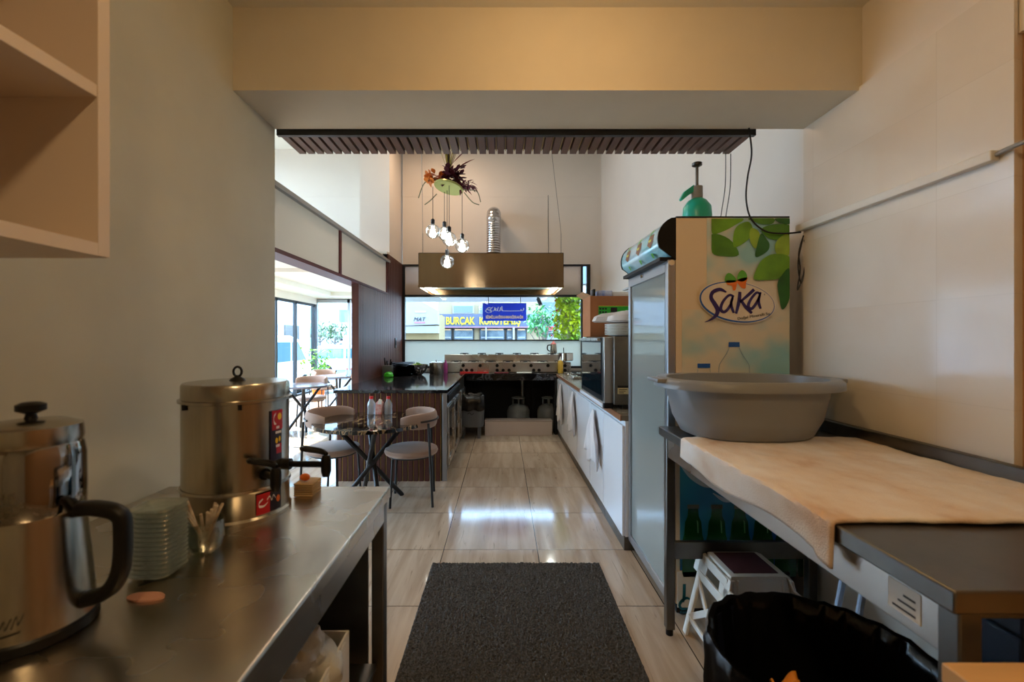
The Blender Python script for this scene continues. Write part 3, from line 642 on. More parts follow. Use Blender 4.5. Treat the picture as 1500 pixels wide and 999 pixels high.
# hanging cloths
def hangcloth(label, y, ztop, h, wd):
    def f(u, v):
        s = (u-.5)*wd*(.12+.88*min(1, v*1.8)); zz = ztop-v*h*(1-.14*abs(math.sin(u*PI*1.6)))
        return (Xc-.014-.04*(.5+.5*math.sin(u*17+v*3))*min(1, v*2+.15)-.006, y+s+.01*math.sin(v*7), zz)
    MB().grid(f, 28, 20).build('hanging_cloth', M['cloth'], None, label, 'cloth', 'white cloths hanging on the cabinet doors', thick=.003)
hangcloth('wide white cloth hanging on the cabinet door nearest the fridge', 3.84, .80, .46, .50)
hangcloth('narrow white cloth hanging from the cabinet edge behind the wide one', 4.98, .82, .46, .40)
hangcloth('small white cloth hanging at the far cabinet by the back counter', 6.02, .80, .52, .42)
# oven
t = thing('convection_oven', 'large convection oven with dark glass door on the right worktop', 'oven', (1.08, 3.75, .896))
bx('body', M['steel_d'], t, .80, 1.38, 3.25, 4.28, .925, 1.42, bev=.006)
for x in (.86, 1.3):
    for y in (3.32, 4.2): MB().cyl((x, y, .896), (x, y, .926), .02).build('foot', M['black'], t)
d_ = bx('door', M['black'], t, .745, .795, 3.36, 4.28, .935, 1.415, bev=.004); MB().box(.741, .7445, 3.42, 4.22, .975, 1.375).build('door_glass', mat('oven_door_glass', C3(16, 30, 36), .04, coat=1, spec=.9), d_)
bx('door_edge', M['steel'], d_, .742, .80, 3.30, 3.358, .93, 1.415); bx('door_handle', M['steel'], d_, .715, .74, 3.42, 4.24, 1.388, 1.41)
bx('drip_tray', M['white'], t, .725, .80, 3.30, 4.26, .90, .928, label='pale drip tray below the door'); bx('tray_bracket', M['black'], t, .73, .80, 3.27, 3.302, .897, .935)
lb = bx('rating_label', mat('label_cream', C3(214, 202, 160)), t, .825, .925, 3.246, 3.2495, 1.005, 1.05, bev=0)
bx('label_header', M['ink'], lb, .825, .925, 3.2445, 3.2465, 1.05, 1.066, bev=0)
for k in range(3): bx('label_print', M['ink'], lb, .835, .87+.012*k, 3.2445, 3.2462, 1.012+.012*k, 1.016+.012*k, bev=0)
# cardboard box on the oven
t = thing('cardboard_box', 'brown cardboard box with a green label standing on the oven', 'box', (.98, 4.09, 1.422))
b = MB().box(.755, 1.20, 3.90, 3.906, 1.422, 1.775).box(.755, 1.20, 4.264, 4.27, 1.422, 1.775).box(.755, .761, 3.906, 4.264, 1.422, 1.775).box(1.194, 1.20, 3.906, 4.264, 1.422, 1.775).box(.761, 1.194, 3.906, 4.264, 1.422, 1.428)
b.build('carton', M['card'], t)
MB().prism([(.755, 3.90, 1.775), (.755, 4.27, 1.775), (.69, 4.25, 1.81), (.69, 3.92, 1.81)], (.004, 0, .004)).build('side_flap', M['cardl'], t); MB().box(.761, 1.194, 3.906, 4.264, 1.765, 1.775).build('closed_flaps', M['card'], t)
lb = bx('green_label', mat('label_green', C3(40, 170, 40), .5), t, .825, 1.10, 3.896, 3.8995, 1.56, 1.69, bev=0)
bx('label_square', M['ink'], lb, .93, .985, 3.893, 3.896, 1.585, 1.675, bev=0); bx('label_strip', mat('label_yellow', C3(200, 200, 60)), lb, .825, 1.10, 3.893, 3.896, 1.685, 1.69, bev=0)
for i in range(3):
    for j in range(3): bx('label_icon', M['ink'], lb, .832+i*.024, .848+i*.024, 3.893, 3.896, 1.60+j*.028, 1.614+j*.028, bev=0)
# plates and bag on the oven
for k in range(7):
    z = 1.422+k*.013
    MB().lathe([(.07, 0), (.085, .0), (.15, .014), (.154, .018), (.15, .020), (.082, .006), (.001, .006)], (.985, 3.55, z), 40, 1.15, 1, n=3).build('foam_plate', M['paper'], None, 'white foam plate in the pile on the oven, %s' % ['lowest', 'second from the bottom', 'third from the bottom', 'in the middle', 'third from the top', 'second from the top', 'topmost under the plastic bag'][k], 'plate', 'foam plates on the oven')
MB().lathe([(.17, .0), (.185, .012), (.17, .05), (.12, .075), (.05, .085), (.001, .086)], (.985, 3.56, 1.532), 40, 1.1, 1, fn=lambda x, y, z, a: (x*(1+.05*math.sin(a*5)) - (.07 if abs(a-PI) < .25 else 0), y, z*(1+.12*math.sin(a*3+1)))).build('plastic_bag', mat('milky_bag', C3(206, 200, 196), .35, bump=.3, bscale=25), None, 'crumpled milky plastic bag lying on the pile of foam plates', 'bag')
# takeaway packs on the carton
for i, (x0, x1, y, h, m_, lab) in enumerate(((.83, .95, 3.98, .05, mat('blue_white_carton', C3(206, 214, 236), .5, c2=C3(120, 150, 220), vscale=18), 'white and blue paper carton on the cardboard box'), (.96, 1.10, 3.98, .04, M['paper'], 'flat white carton at the right end on the cardboard box'), (.78, .80, 3.95, .06, M['black'], 'small black bottle on the corner of the cardboard box'))):
    MB().box(x0, x1, y-.05, y+.08, 1.776, 1.776+h, bev=.004).build('small_bottle' if i == 2 else 'paper_carton', m_, None, lab, 'bottle' if i == 2 else 'carton')
t = thing('wall_shelf', 'grey shelf on the right kitchen wall behind the cardboard box', 'shelf', (1.42, 4.75, 1.60))
bx('board', M['steel_d'], t, 1.25, 1.6, 4.45, 5.2, 1.77, 1.80); bx('bracket', M['steel_d'], t, 1.56, 1.6, 4.55, 4.58, 1.6, 1.77); bx('bracket', M['steel_d'], t, 1.56, 1.6, 5.05, 5.08, 1.6, 1.77)
for k in range(5): MB().box(1.27, 1.50, 4.5, 4.80, 1.802+k*.028, 1.822+k*.028, bev=.006).build('foil_tray', M['alu'], None, 'shiny foil tray on the wall shelf, %s of its stack' % ['bottom', 'second from bottom', 'middle', 'second from top', 'top'][k], 'tray', 'foil trays on the wall shelf')

# cable trunking and cables on the right wall
t = thing('cable_trunking', 'white cable trunking running along the tiled right wall', 'trunking', (1.49, 1.8, 1.94))
bx('channel', M['whitep'], t, 1.472, 1.4995, 1.36, 2.27, 1.94, 1.972, bev=.003)
MB().tube(smoothpts([(1.49, 1.365, 1.957), (1.485, 1.30, 1.962), (1.50, 1.1, 1.97), (1.51, .7, 1.985)], 6), .007, 8).build('loose_wires', M['greybar'], t)
Yc = 2.24
pts = [P(a, b_, Yc) for a, b_ in ((1097, 196), (1101, 225), (1095, 260), (1093, 292), (1100, 320), (1120, 338), (1145, 342), (1173, 340))]
pts[0].z = 2.45
MB().tube(smoothpts(pts, 6), .0042, 8).build('power_cable', M['cord'], None, 'black cable looping from the beam down to the end of the wall trunking', 'cable')
pts = [P(a, b_, 2.245) for a, b_ in ((1177, 345), (1170, 370), (1172, 395), (1168, 425), (1176, 405), (1183, 378), (1178, 352), (1181, 372), (1174, 415), (1169, 385), (1176, 350))]
MB().tube(smoothpts(pts, 5), .003, 6).build('cable_bundle', M['cord'], None, 'tangled bundle of thin black cables hanging beside the fridge', 'cable')
for dx, l_ in ((0, 'left of the two thin wires hanging from the ceiling slats onto the fridge'), (.028, 'right of the two thin wires hanging from the ceiling slats onto the fridge')):
    MB().tube(smoothpts([(1.235+dx, 2.50, 2.43), (1.232+dx, 2.50, 2.25), (1.215+dx, 2.51, 2.1), (1.21+dx, 2.52, 2.02)], 5), .0022, 6).build('thin_wire', M['cord'], None, l_, 'wire')
# ---------------------------------------------------------------- near left: counter and what stands on it
t = thing('steel_counter', 'stainless steel topped counter along the near left wall', 'counter', (-.76, .55, 0))
bx('top', M['steel_top'], t, -1.138, -.383, -.6, 1.535, .862, .90, bev=.005)
bx('apron', M['steel'], t, -.405, -.39, -.6, 1.48, .80, .862)
bx('end_panel', M['steel_d'], t, -1.12, -.45, 1.50, 1.51, .06, .862)
for y in (1.47, .2): 
    bx('leg', M['steel_d'], t, -.43, -.39, y, y+.045, 0, .862, bev=.004)
bx('leg', M['steel_d'], t, -1.12, -1.08, 1.46, 1.50, 0, .862); bx('leg', M['steel_d'], t, -1.12, -1.08, .2, .24, 0, .862)
bx('lower_shelf', M['steel_d'], t, -1.12, -.41, -.55, 1.46, .33, .35); bx('back_panel', M['blackm'], t, -1.136, -1.125, -.55, 1.5, .02, .86)
# bags in a carton on the lower shelf
t = thing('open_carton', 'open white and yellow carton full of bags on the shelf under the counter', 'box', (-.6, 1.1, .35))
b = MB().box(-.44, -.434, .92, 1.27, .352, .58).box(-.85, -.844, .92, 1.27, .352, .58).box(-.844, -.44, .92, .926, .352, .58).box(-.844, -.44, 1.264, 1.27, .352, .58).box(-.844, -.44, .926, 1.264, .352, .356)
b.build('carton', M['whitep'], t); bx('printed_side', M['paper'], t, -.4338, -.4325, .925, 1.235, .36, .57, bev=0, label='white printed side'); 
brush([(0, 0), (.05, .05), (.10, .11)], [.01, .035, .01], lambda u, v: Vector((-.432, 1.05+u, .42+v))).build('printed_mark', mat('print_red', C3(176, 24, 50), .5), t)
def crum2(c, r, seed):
    def f(x, y, z, a):
        k = 1+.35*noise.noise(Vector((x*14+seed, y*14, z*14)))+.16*abs(noise.noise(Vector((x*40+seed, y*40, z*40)))); return x*k, y*k, z*k
    return f
for i, (x, y, z, r, lab) in enumerate(((-.56, 1.14, .53, .13, 'crumpled translucent bag at the back of the open carton'), (-.55, .99, .54, .12, 'crumpled translucent bag at the front of the open carton'))):
    m_ = MB().lathe([(max(.001, math.sin(PI*k/40))*r, -math.cos(PI*k/40)*r*.95) for k in range(41)], (x, y, z), 60, 1.05, .85, fn=crum2((x, y, z), r, i*9.))
    m_.build('crumpled_bag', mat('bag_translucent', C3(196, 194, 184), .3, bump=.3, bscale=30), None, lab, 'bag', 'bags in the open carton')

# samovar boiler
SC = (-.772, 1.31, .90); R = .138
t = thing('tea_boiler', 'tall stainless steel tea boiler with a black tap on the counter', 'tea boiler', SC)
MB().lathe([(R+.004, 0), (R+.004, .012), (R-.001, .018), (R-.001, .082), (R+.003, .088), (R+.001, .094)], SC, 64).build('heater_base', M['steel_v'], t)
MB().lathe([(R-.002, .094), (R-.002, .325)], SC, 64).build('body', M['steel_v'], t)
MB().lathe([(R, .325), (R+.006, .327), (R+.006, .334), (R-.001, .336), (R-.001, .372), (R-.005, .378), (.001, .381)], SC, 64).build('lid', M['steel_v'], t)
kb = (SC[0]+.0, SC[1], SC[2]+.380)
kn = MB().lathe([(.022, 0), (.018, .006), (.008, .012), (.006, .016)], kb, 20).build('lid_knob', M['black'], t)
MB().tube([(kb[0]+.012*math.cos(a), kb[1], kb[2]+.026+.014*math.sin(a)) for a in [2*PI*i/16 for i in range(16)]], .0035, 8, closed=True).build('ring', M['black'], kn)
for a in (-2.1, -1.0): MB().box(SC[0]+math.cos(a)*(R+.002)-.004, SC[0]+math.cos(a)*(R+.002)+.004, SC[1]+math.sin(a)*(R+.002)-.003, SC[1]+math.sin(a)*(R+.002)+.003, SC[2]+.312, SC[2]+.327).build('lid_clip', M['black'], t)
def onc(a0, a1, z0, z1, e, n=14):
    b = MB(); 
    for i in range(n):
        p = [SC[0]+math.cos(a0+(a1-a0)*i/n)*(R+e), SC[1]+math.sin(a0+(a1-a0)*i/n)*(R+e)]; q = [SC[0]+math.cos(a0+(a1-a0)*(i+1)/n)*(R+e), SC[1]+math.sin(a0+(a1-a0)*(i+1)/n)*(R+e)]
        b.quad((*p, SC[2]+z0), (*q, SC[2]+z0), (*q, SC[2]+z1), (*p, SC[2]+z1))
    return b
def oncp(e): return lambda a, z: Vector((SC[0]+math.cos(a)*(R+e), SC[1]+math.sin(a)*(R+e), SC[2]+z))
st_r = mat('sticker_red', C3(176, 22, 34), .3); st_d = mat('sticker_dark', C3(34, 24, 44), .3); st_y = mat('sticker_yellow', C3(240, 200, 30), .3); st_w = mat('sticker_white', C3(226, 220, 222), .4)
s1 = onc(-.44, -.14, .160, .300, .001).build('upper_sticker', st_d, t); onc(-.40, -.12, .245, .300, .0016).build('red_band', st_r, s1)
brush([(-.32, .292), (-.37, .282), (-.36, .266), (-.31, .262)], [.004, .008, .009, .003], oncp(.003)).build('crescent_logo', st_w, s1)
for (a, z, ra, rz) in ((-.22, .282, .055, .010), (-.30, .215, .035, .008), (-.22, .218, .025, .008)):
    MB().poly([oncp(.003)(a+ra*math.cos(k*PI/6), z+rz*math.sin(k*PI/6)) for k in range(12)]).build('yellow_mark', st_y, s1)
for a, z, l_ in ((-.31, .252, .08), (-.33, .238, .16), (-.32, .200, .10)): brush([(a, z), (a+l_, z)], [.007, .007], oncp(.003)).build('printed_line', st_w, s1)
onc(-.30, -.16, .178, .205, .002).build('red_corner', st_r, s1)
s2 = onc(-.72, -.16, .022, .078, .001).build('lower_sticker', st_d, t); onc(-.72, -.45, .022, .078, .0016).build('red_band', st_r, s2)
brush([(-.60, .064), (-.67, .056), (-.67, .046), (-.58, .044), (-.50, .052)], [.003, .006, .007, .005, .002], oncp(.003)).build('crescent_logo', st_w, s2)
brush([(-.52, .058), (-.46, .066), (-.42, .054), (-.38, .066), (-.33, .056)], [.004]*5, oncp(.003)).build('printed_script', st_w, s2)
MB().poly([oncp(.003)(-.26+.05*math.cos(k*PI/5), .052+.01*math.sin(k*PI/5)) for k in range(10)]).build('orange_mark', M['orange'], s2)
def tap(a, z, ln, parent):
    d = Vector((math.cos(a), math.sin(a), 0)); p0 = Vector((SC[0], SC[1], SC[2]+z))+d*(R-.01)
    b = MB().cyl(p0, p0+d*.03, .016, 16).cyl(p0+d*.02, p0+d*ln, .009, 12)
    e = p0+d*ln; b.lathe([(.010, -.034), (.014, -.02), (.014, .016), (.010, .026)], e, 16)
    tp = b.build('tap', M['black'], parent)
    MB().tube(smoothpts([e+Vector((0, 0, .03)), e+d*.0+Vector((-.02, .0, .036)), e+Vector((-.062, -.012, .046)), e+Vector((-.066, .01, .046)), e+Vector((-.02, .016, .036)), e+Vector((0, .0, .03))], 4), .006, 8).build('tap_lever', M['black'], tp)
tap(-.62, .135, .085, t)
tap(-.05, .140, .135, t)
# napkin cards behind the boiler
for k in range(6):
    MB().box(-.665, -.605, 1.43, 1.50, .901+k*.007, .906+k*.007, bev=.001).build('napkin_packet', mat('napkin_tan', C3(190, 160, 116), .8), None, 'tan paper napkin packet behind the tea boiler, %s of the pile' % ['lowest', 'second', 'third', 'fourth', 'fifth', 'topmost'][k], 'napkin', 'napkin packets behind the boiler')
MB().sphere((-.64, 1.455, .955), .012, 1.4, 1, 1).build('orange_sweet', M['orange'], None, 'small orange wrapped sweet on the napkin pile', 'sweet')

# kettle with teapot on top
KC = (-.812, .775, .90)
t = thing('tea_maker', 'steel two-tier tea maker with black handle at the near left of the counter', 'tea maker', KC)
MB().lathe([(0.0864, 0), (0.0896, .004), (0.0896, .018), (0.0864, .022)], KC, 64).build('base_ring', M['black'], t)
MB().lathe([(0.0864, .022), (0.0848, .035), (0.0736, .18), (0.0704, .205)], KC, 64).build('kettle', M['steel_v'], t)
tp = MB().lathe([(0.0704, .205), (0.0720, .208), (0.0728, .24), (0.0720, .30), (0.0688, .318), (0.0672, .322)], KC, 64).build('teapot', mat('mirror_steel', C3(150, 146, 142), .06, 1), t)
MB().lathe([(0.0672, .322), (0.0688, .330), (0.0672, .352), (0.0480, .360), (.001, .364)], KC, 64).build('lid', M['steel_v'], t)
MB().lathe([(.009, .364), (.007, .372), (.020, .378), (.020, .388), (.012, .392)], KC, 20).build('lid_knob', M['black'], t)
hp = [(KC[0]+x, KC[1]+.01, KC[2]+z) for x, z in ((.066, .203), (.10, .206), (.142, .196), (.150, .165), (.146, .10), (.124, .062), (.080, .046))]
hs = smoothpts(hp, 6); b = MB(); pr_ = None
for i, q in enumerate(hs):
    d = (hs[min(i+1, len(hs)-1)]-hs[max(i-1, 0)]).normalized(); nn = Vector((-d.z, 0, d.x))*.0115; yy = Vector((0, .012, 0)); ee = Vector((0, .004, 0)); n2 = nn*.65
    ring = [b.bm.verts.new(v) for v in (q+nn+yy-ee, q+n2+yy, q-n2+yy, q-nn+yy-ee, q-nn-yy+ee, q-n2-yy, q+n2-yy, q+nn-yy+ee)]
    if pr_:
        for k in range(8): b.bm.faces.new((pr_[k], pr_[(k+1) % 8], ring[(k+1) % 8], ring[k]))
    else: b.bm.faces.new(ring)
    pr_ = ring
b.bm.faces.new(pr_[::-1]); b.build('handle', M['black'], t, ang=50)
def kcp(a, z): r = .0864-(z-.022)*.08+.0015; return Vector((KC[0]+math.cos(a)*r, KC[1]+math.sin(a)*r, KC[2]+z))
brush([(-1.22, .056), (-1.30, .062), (-1.27, .046), (-1.18, .050), (-1.13, .060), (-1.10, .048), (-1.03, .062), (-1.02, .048), (-.96, .064), (-.93, .052), (-.86, .066)], [.003]*11, kcp).build('engraved_script', M['ink'], t)
brush([(-1.24, .036), (-.90, .040)], [.002, .002], kcp).build('engraved_line', M['ink'], t)

# stack of square glass saucers
for k in range(15):
    z = .9005+k*.0096
    MB().lathe([(.001, 0), (.031, 0), (.043, .0075), (.0445, .011), (.042, .0105), (.030, .0035), (.001, .0035)], (-.737, .965, z), 36, n=4).build('glass_saucer', GL['green'], None, 'greenish square glass saucer beside the tea maker, %s from the counter' % ['first', 'second', 'third', 'fourth', 'fifth', 'sixth', 'seventh', 'eighth', 'ninth', 'tenth', 'eleventh', 'twelfth', 'thirteenth', 'fourteenth', 'fifteenth'][k], 'saucer', 'stacked glass saucers')
# glass with wrapped stirrers
GC = (-.703, 1.06, .9005)
t = thing('glass_tumbler', 'clear glass tumbler holding wrapped stirrers in front of the tea boiler', 'glass', GC)
MB().lathe([(.026, 0), (.036, .01), (.042, .035), (.041, .075), (.039, .075), (.040, .036), (.034, .013), (.001, .008)], GC, 36).build('cup', GL['cup'], t)
whr = mat('stirrer_wrap', C3(214, 206, 190), .4, c2=C3(150, 120, 90), vscale=30)
random.seed(4)
for k in range(14):
    a = random.uniform(0, 2*PI); q = Vector((GC[0], GC[1], GC[2])); r0 = random.uniform(0, .016)
    p0 = q+Vector((math.cos(a+2.6)*r0, math.sin(a+2.6)*r0, .012)); p1 = q+Vector((math.cos(a)*.045, math.sin(a)*.035, .105+random.uniform(-.012, .014)))
    MB().tube([p0, p1], .0032, 6).build('stirrer', whr, None, 'paper-wrapped stirrer standing in the glass tumbler on the counter', 'stirrer', 'stirrers in the glass tumbler')
MB().lathe([(.001, 0), (.022, 0), (.022, .004), (.001, .004)], (-.69, .87, .9005), 20, 1.6, .7).build('sugar_sachet', mat('pinkish', C3(190, 140, 120), .6), None, 'small pinkish paper sachet on the counter beside the tea maker', 'sachet')

# wall shelf unit
t = thing('wall_shelf_unit', 'white open shelf unit fixed high on the near left wall', 'shelf', (-.97, .3, 1.565))
b = MB().box(-1.139, -.80, -.4, .89, 1.565, 1.59).box(-1.139, -.80, -.4, .89, 2.5, 2.525).box(-1.139, -1.131, -.4, .89, 1.59, 2.5)
b.build('carcass', M['shelf'], t); bx('end_panel', M['shelf'], t, -1.139, -.80, .89, .917, 1.565, 2.525, bev=.001); bx('end_panel', M['shelf'], t, -1.139, -.80, -.425, -.4, 1.565, 2.525, bev=.001)
bx('shelf_board', M['shelf'], t, -1.131, -.802, -.4, .89, 1.878, 1.903, bev=.001); bx('shelf_board', M['shelf'], t, -1.131, -.802, -.4, .89, 2.19, 2.215, bev=.001)
for i, y in enumerate((.70, .60, .49)):
    c = (-.87, y, 1.591)
    MB().lathe([(.020, 0), (.024, .004), (.030, .03), (.041, .06), (.041, .075), (.034, .09), (.033, .092), (.038, .075), (.038, .062), (.027, .03), (.001, .008)], (c[0]-.01*i, c[1], c[2]), 32).build('tea_glass', GL['cup'], None, ['rounded tea glass on the shelf nearest its end panel', 'second rounded tea glass from the shelf end panel', 'third rounded tea glass from the shelf end panel'][i], 'glass', 'tea glasses on the wall shelf')

# floor mat
def ru(u, v):
    x = -.443+u*1.043; y = 1.3+v*1.51; e = min(u, 1-u, v, 1-v)
    return (x+.003*noise.noise(Vector((0, y*60, 1))), y+.003*noise.noise(Vector((x*60, 0, 4))), (.004+random.random()*.010 if e > 0 else .001))
random.seed(3)
mm = mat('coil_mat', C3(92, 88, 82), .85, c2=C3(48, 46, 44), vscale=110, bump=1, bscale=110)
MB().grid(ru, 190, 270).build('floor_mat', mm, None, 'dark grey coil floor mat lying on the tiles in the near room', 'mat')

# ---------------------------------------------------------------- island, back counter
t = thing('kitchen_island', 'slatted brown island with black granite top beside the dining area', 'island', (-1.1, 5.5, 0))
bx('carcass', M['steel_d'], t, -1.63, -.60, 4.47, 6.58, .06, .868)
sp_ = MB().box(-1.64, -.60, 4.455, 4.47, 0, .868, mi=2); x = -1.635
while x < -.63: sp_.box(x, x+.040, 4.44, 4.455, 0, .868); sp_.box(x+.045, x+.050, 4.446, 4.456, 0, .868, mi=1); x += .054
sp_.build('slat_front', [M['wood'], M['gold'], M['blackm']], t)
bx('corner_strip', M['alu'], t, -.60, -.555, 4.442, 4.468, 0, .868)
bx('plinth', M['steel_d'], t, -1.6, -.63, 4.47, 6.55, 0, .06)
bx('side_frame', M['steel_d'], t, -.60, -.57, 4.47, 6.58, .06, .868)
for y0, y1 in ((4.52, 5.05), (5.12, 5.65), (5.85, 6.45)):
    d = MB().box(-.57, -.545, y0, y0+.06, .13, .72).box(-.57, -.545, y1-.06, y1, .13, .72).box(-.57, -.545, y0+.06, y1-.06, .13, .19).box(-.57, -.545, y0+.06, y1-.06, .66, .72).build('fridge_door', M['steel'], t, bevel=.003)
    MB().box(-.562, -.556, y0+.06, y1-.06, .19, .66).build('door_pane', mat('dark_pane', C3(24, 28, 26), .06, coat=1), d)
bx('control_strip', M['black'], t, -.57, -.548, 4.52, 5.65, .76, .84)
for y in (4.56, 5.6, 6.5): MB().cyl((-.6, y, 0), (-.6, y, .06), .015).build('foot', M['black'], t)
bx('granite_top', M['granite'], t, -1.66, -.545, 4.40, 6.58, .872, .905, bev=.003)

t = thing('back_counter', 'black granite back counter spanning the kitchen under the window', 'counter', (-.03, 6.97, 0))
bx('granite_top', M['granite'], t, -1.635, 1.595, 6.582, 7.34, .858, .90, bev=.003)
b = MB().box(-1.63, .78, 7.27, 7.29, 0, .858); x = -1.62
while x < .76: b.box(x, x+.04, 7.255, 7.27, 0, .858); x += .06
b.build('slatted_back', M['blackm'], t); MB().cyl((.30, 7.1, 0), (.30, 7.1, .858), .035, 16).build('support_post', M['steel_d'], t)
bx('front_lip', M['granite'], t, -.54, .78, 6.583, 6.60, .80, .858); bx('end_panel', M['blackm'], t, .76, .78, 6.6, 7.25, 0, .858)

# gas range
t = thing('gas_range', 'wide stainless steel gas range with two rows of knobs on the back counter', 'range', (.03, 7.0, .90))
x0, x1 = -.92, 1.02
bx('body', M['steel'], t, x0, x1, 6.78, 7.30, .905, 1.04, bev=.004); bx('raised_back', M['steel'], t, x0+.0, x1-.02, 7.08, 7.30, 1.04, 1.16, bev=.004)
bx('drip_tray', M['steel'], t, x0, x1, 6.76, 7.08, 1.04, 1.052)
for x, z in [(-.60+.255*i, 1.005) for i in range(7)]+[(v, .935) for v in (-.63, -.55, -.47, -.09, 0.0, .09, .46, .54, .84, .93)]:
    MB().lathe([(.001, 0), (.026, 0), (.024, .02), (.001, .02)], (0, 0, 0), 16).build('knob', M['black'], t)
    o = t.children[-1] if t.children else None
    ob = [q for q in COL.objects if q.name.startswith('knob')][-1]
    ob.data.transform(Matrix.Translation(OFF[t.name])); ob.data.transform(Matrix.Translation(Vector((x, 6.78, z))-OFF[t.name]) @ Matrix.Rotation(PI/2, 4, 'X'))
def grate(x, y, z, r, parent):
    b = MB().tube([(x-r, y, z+.012), (x+r, y, z+.012)], .004, 6).tube([(x, y-r, z+.012), (x, y+r, z+.012)], .004, 6)
    b.tube([(x-r, y-r, z), (x-r, y-r, z+.018), (x+r, y-r, z+.018), (x+r, y-r, z)], .004, 6).tube([(x-r, y+r, z), (x-r, y+r, z+.018), (x+r, y+r, z+.018), (x+r, y+r, z)], .004, 6)
    g = b.build('grate', M['iron'], parent); MB().lathe([(.001, 0), (r*.5, 0), (r*.4, .008), (.001, .009)], (x, y, z), 18).build('burner', M['black'], g)
for i in range(7): grate(-.72+.265*i, 6.92, 1.052, .075, t)
for i in range(6): grate(-.62+.28*i, 7.19, 1.16, .06, t)

# things standing on the range, counter and island
def jug(c):
    t = thing('milk_jug', 'small steel jug with black handle and pink lid on the gas range', 'jug', c)
    MB().lathe([(.055, 0), (.058, .01), (.048, .12), (.044, .14)], c, 28).build('body', M['steel_v'], t); MB().lathe([(.046, .14), (.046, .15), (.02, .17), (.012, .19), (.001, .195)], c, 20).build('lid', mat('pink_lid', C3(206, 110, 100), .5), t)
    MB().tube(smoothpts([(c[0]-.045, c[1], c[2]+.13), (c[0]-.09, c[1], c[2]+.12), (c[0]-.095, c[1], c[2]+.06), (c[0]-.06, c[1], c[2]+.03)], 5), .009, 8).build('handle', M['black'], t)
jug((.80, 7.16, 1.18))
c = (.955, 6.92, 1.072); t = thing('saucepan', 'shiny round steel pan with a spoon in it on the gas range', 'pan', c)
MB().lathe([(.001, 0), (.11, 0), (.12, .01), (.12, .115), (.124, .118), (.116, .118), (.114, .012), (.001, .008)], c, 36).build('bowl', M['chrome'], t)
MB().tube([(c[0]-.02, c[1], c[2]+.02), (c[0]-.03, c[1]-.02, c[2]+.20)], .006, 8).build('ladle', M['black'], t)
c = (.85, 6.68, .90); t = thing('squeeze_bottle', 'squeeze bottle of mustard yellow sauce at the corner of the back counter', 'bottle', c)
MB().lathe([(.001, 0), (.036, 0), (.038, .01), (.038, .16), (.03, .185), (.014, .19)], c, 24).build('bottle', M['sauce'], t); MB().lathe([(.018, .19), (.016, .20), (.005, .24), (.003, .245)], c, 16).build('nozzle', M['whitep'], t)
for i, (y, lab) in enumerate(((6.35, 'far gas hob on the right worktop by the back counter'), (5.85, 'gas hob on the right worktop behind the oven'))):
    t = thing('table_hob', lab, 'hob', (1.12, y, .896)); bx('plate', M['steel_top'], t, .88, 1.40, y-.18, y+.18, .897, .925)
    grate(1.0, y, .925, .08, t); grate(1.27, y, .925, .08, t)
c = (-.945, 6.36, .906); t = thing('lidded_pot', 'tall steel pot with lid at the end of the island', 'pot', c)
MB().lathe([(.001, 0), (.088, 0), (.094, .01), (.094, .155), (.10, .16), (.09, .16), (.088, .01)], c, 36).build('body', M['steel_v'], t); MB().lathe([(.10, .16), (.10, .168), (.06, .18), (.001, .184)], c, 36).build('lid', M['steel'], t); MB().sphere((c[0], c[1], c[2]+.19), .012).build('lid_knob', M['chrome'], t)
c = (-1.19, 6.28, .906); t = thing('mixing_bowl', 'round steel mixing bowl on the island holding green salad', 'bowl', c)
MB().lathe([(.001, 0), (.06, 0), (.11, .04), (.135, .10), (.142, .14), (.15, .143), (.138, .143), (.13, .10), (.10, .045), (.001, .01)], c, 40).build('bowl', M['chrome'], t)
random.seed(9)
b = MB()
for k in range(60):
    a = random.uniform(0, 2*PI); r = random.uniform(0, .1); p = Vector((c[0]+math.cos(a)*r, c[1]+math.sin(a)*r, c[2]+.13+.05*(1-r/.1)*random.random()))
    d = Vector((random.uniform(-1, 1), random.uniform(-1, 1), random.uniform(-.2, .8))).normalized()*.022; e = Vector((-d.y, d.x, .01))
    b.quad(p-d, p+e*.5, p+d, p-e*.5)
b.build('chopped_greens', mat('salad_green', C3(170, 190, 40), .5, c2=C3(90, 150, 40), vscale=30), None, 'loose chopped green salad heaped in the steel mixing bowl', 'salad', kind='stuff')
random.seed(12)
for s_, (x, y) in enumerate(((-1.49, 6.30), (-1.37, 6.44), (-1.36, 6.12))):
    for k in range(9):
        z = .906+k*.019; dx, dy = random.uniform(-.008, .008), random.uniform(-.008, .008)
        MB().lathe([(.001, 0), (.06, 0), (.11, .012), (.115, .016), (.108, .016), (.06, .005), (.001, .005)], (x+dx, y+dy, z), 28).build('black_plate', M['black'], None,
            'black plate %s, %s' % (['in the left island stack', 'in the rear island stack', 'in the island stack by the mixing bowl'][s_], ['lowest', 'second from the bottom', 'third from the bottom', 'fourth from the bottom', 'in the middle', 'fourth from the top', 'third from the top', 'second from the top', 'topmost'][k]), 'plate', 'black plates on the island')
c = (-1.56, 6.10, .906); t = thing('cutlery_tub', 'dark grey square tub with utensils on the island by the slatted wall', 'tub', c)
MB().box(-1.62, -1.50, 6.04, 6.16, .906, 1.05, bev=.01).build('tub', M['grey_bin'], t)
for k, (dx, h) in enumerate(((-.035, .10), (-.01, .06), (.03, .08), (.04, .05))): MB().cyl((c[0]+dx, c[1], 1.045), (c[0]+dx*1.3, c[1], 1.05+h), .009, 8).build('utensil_handle', M['black'], t)
c = (-1.50, 5.90, .906)
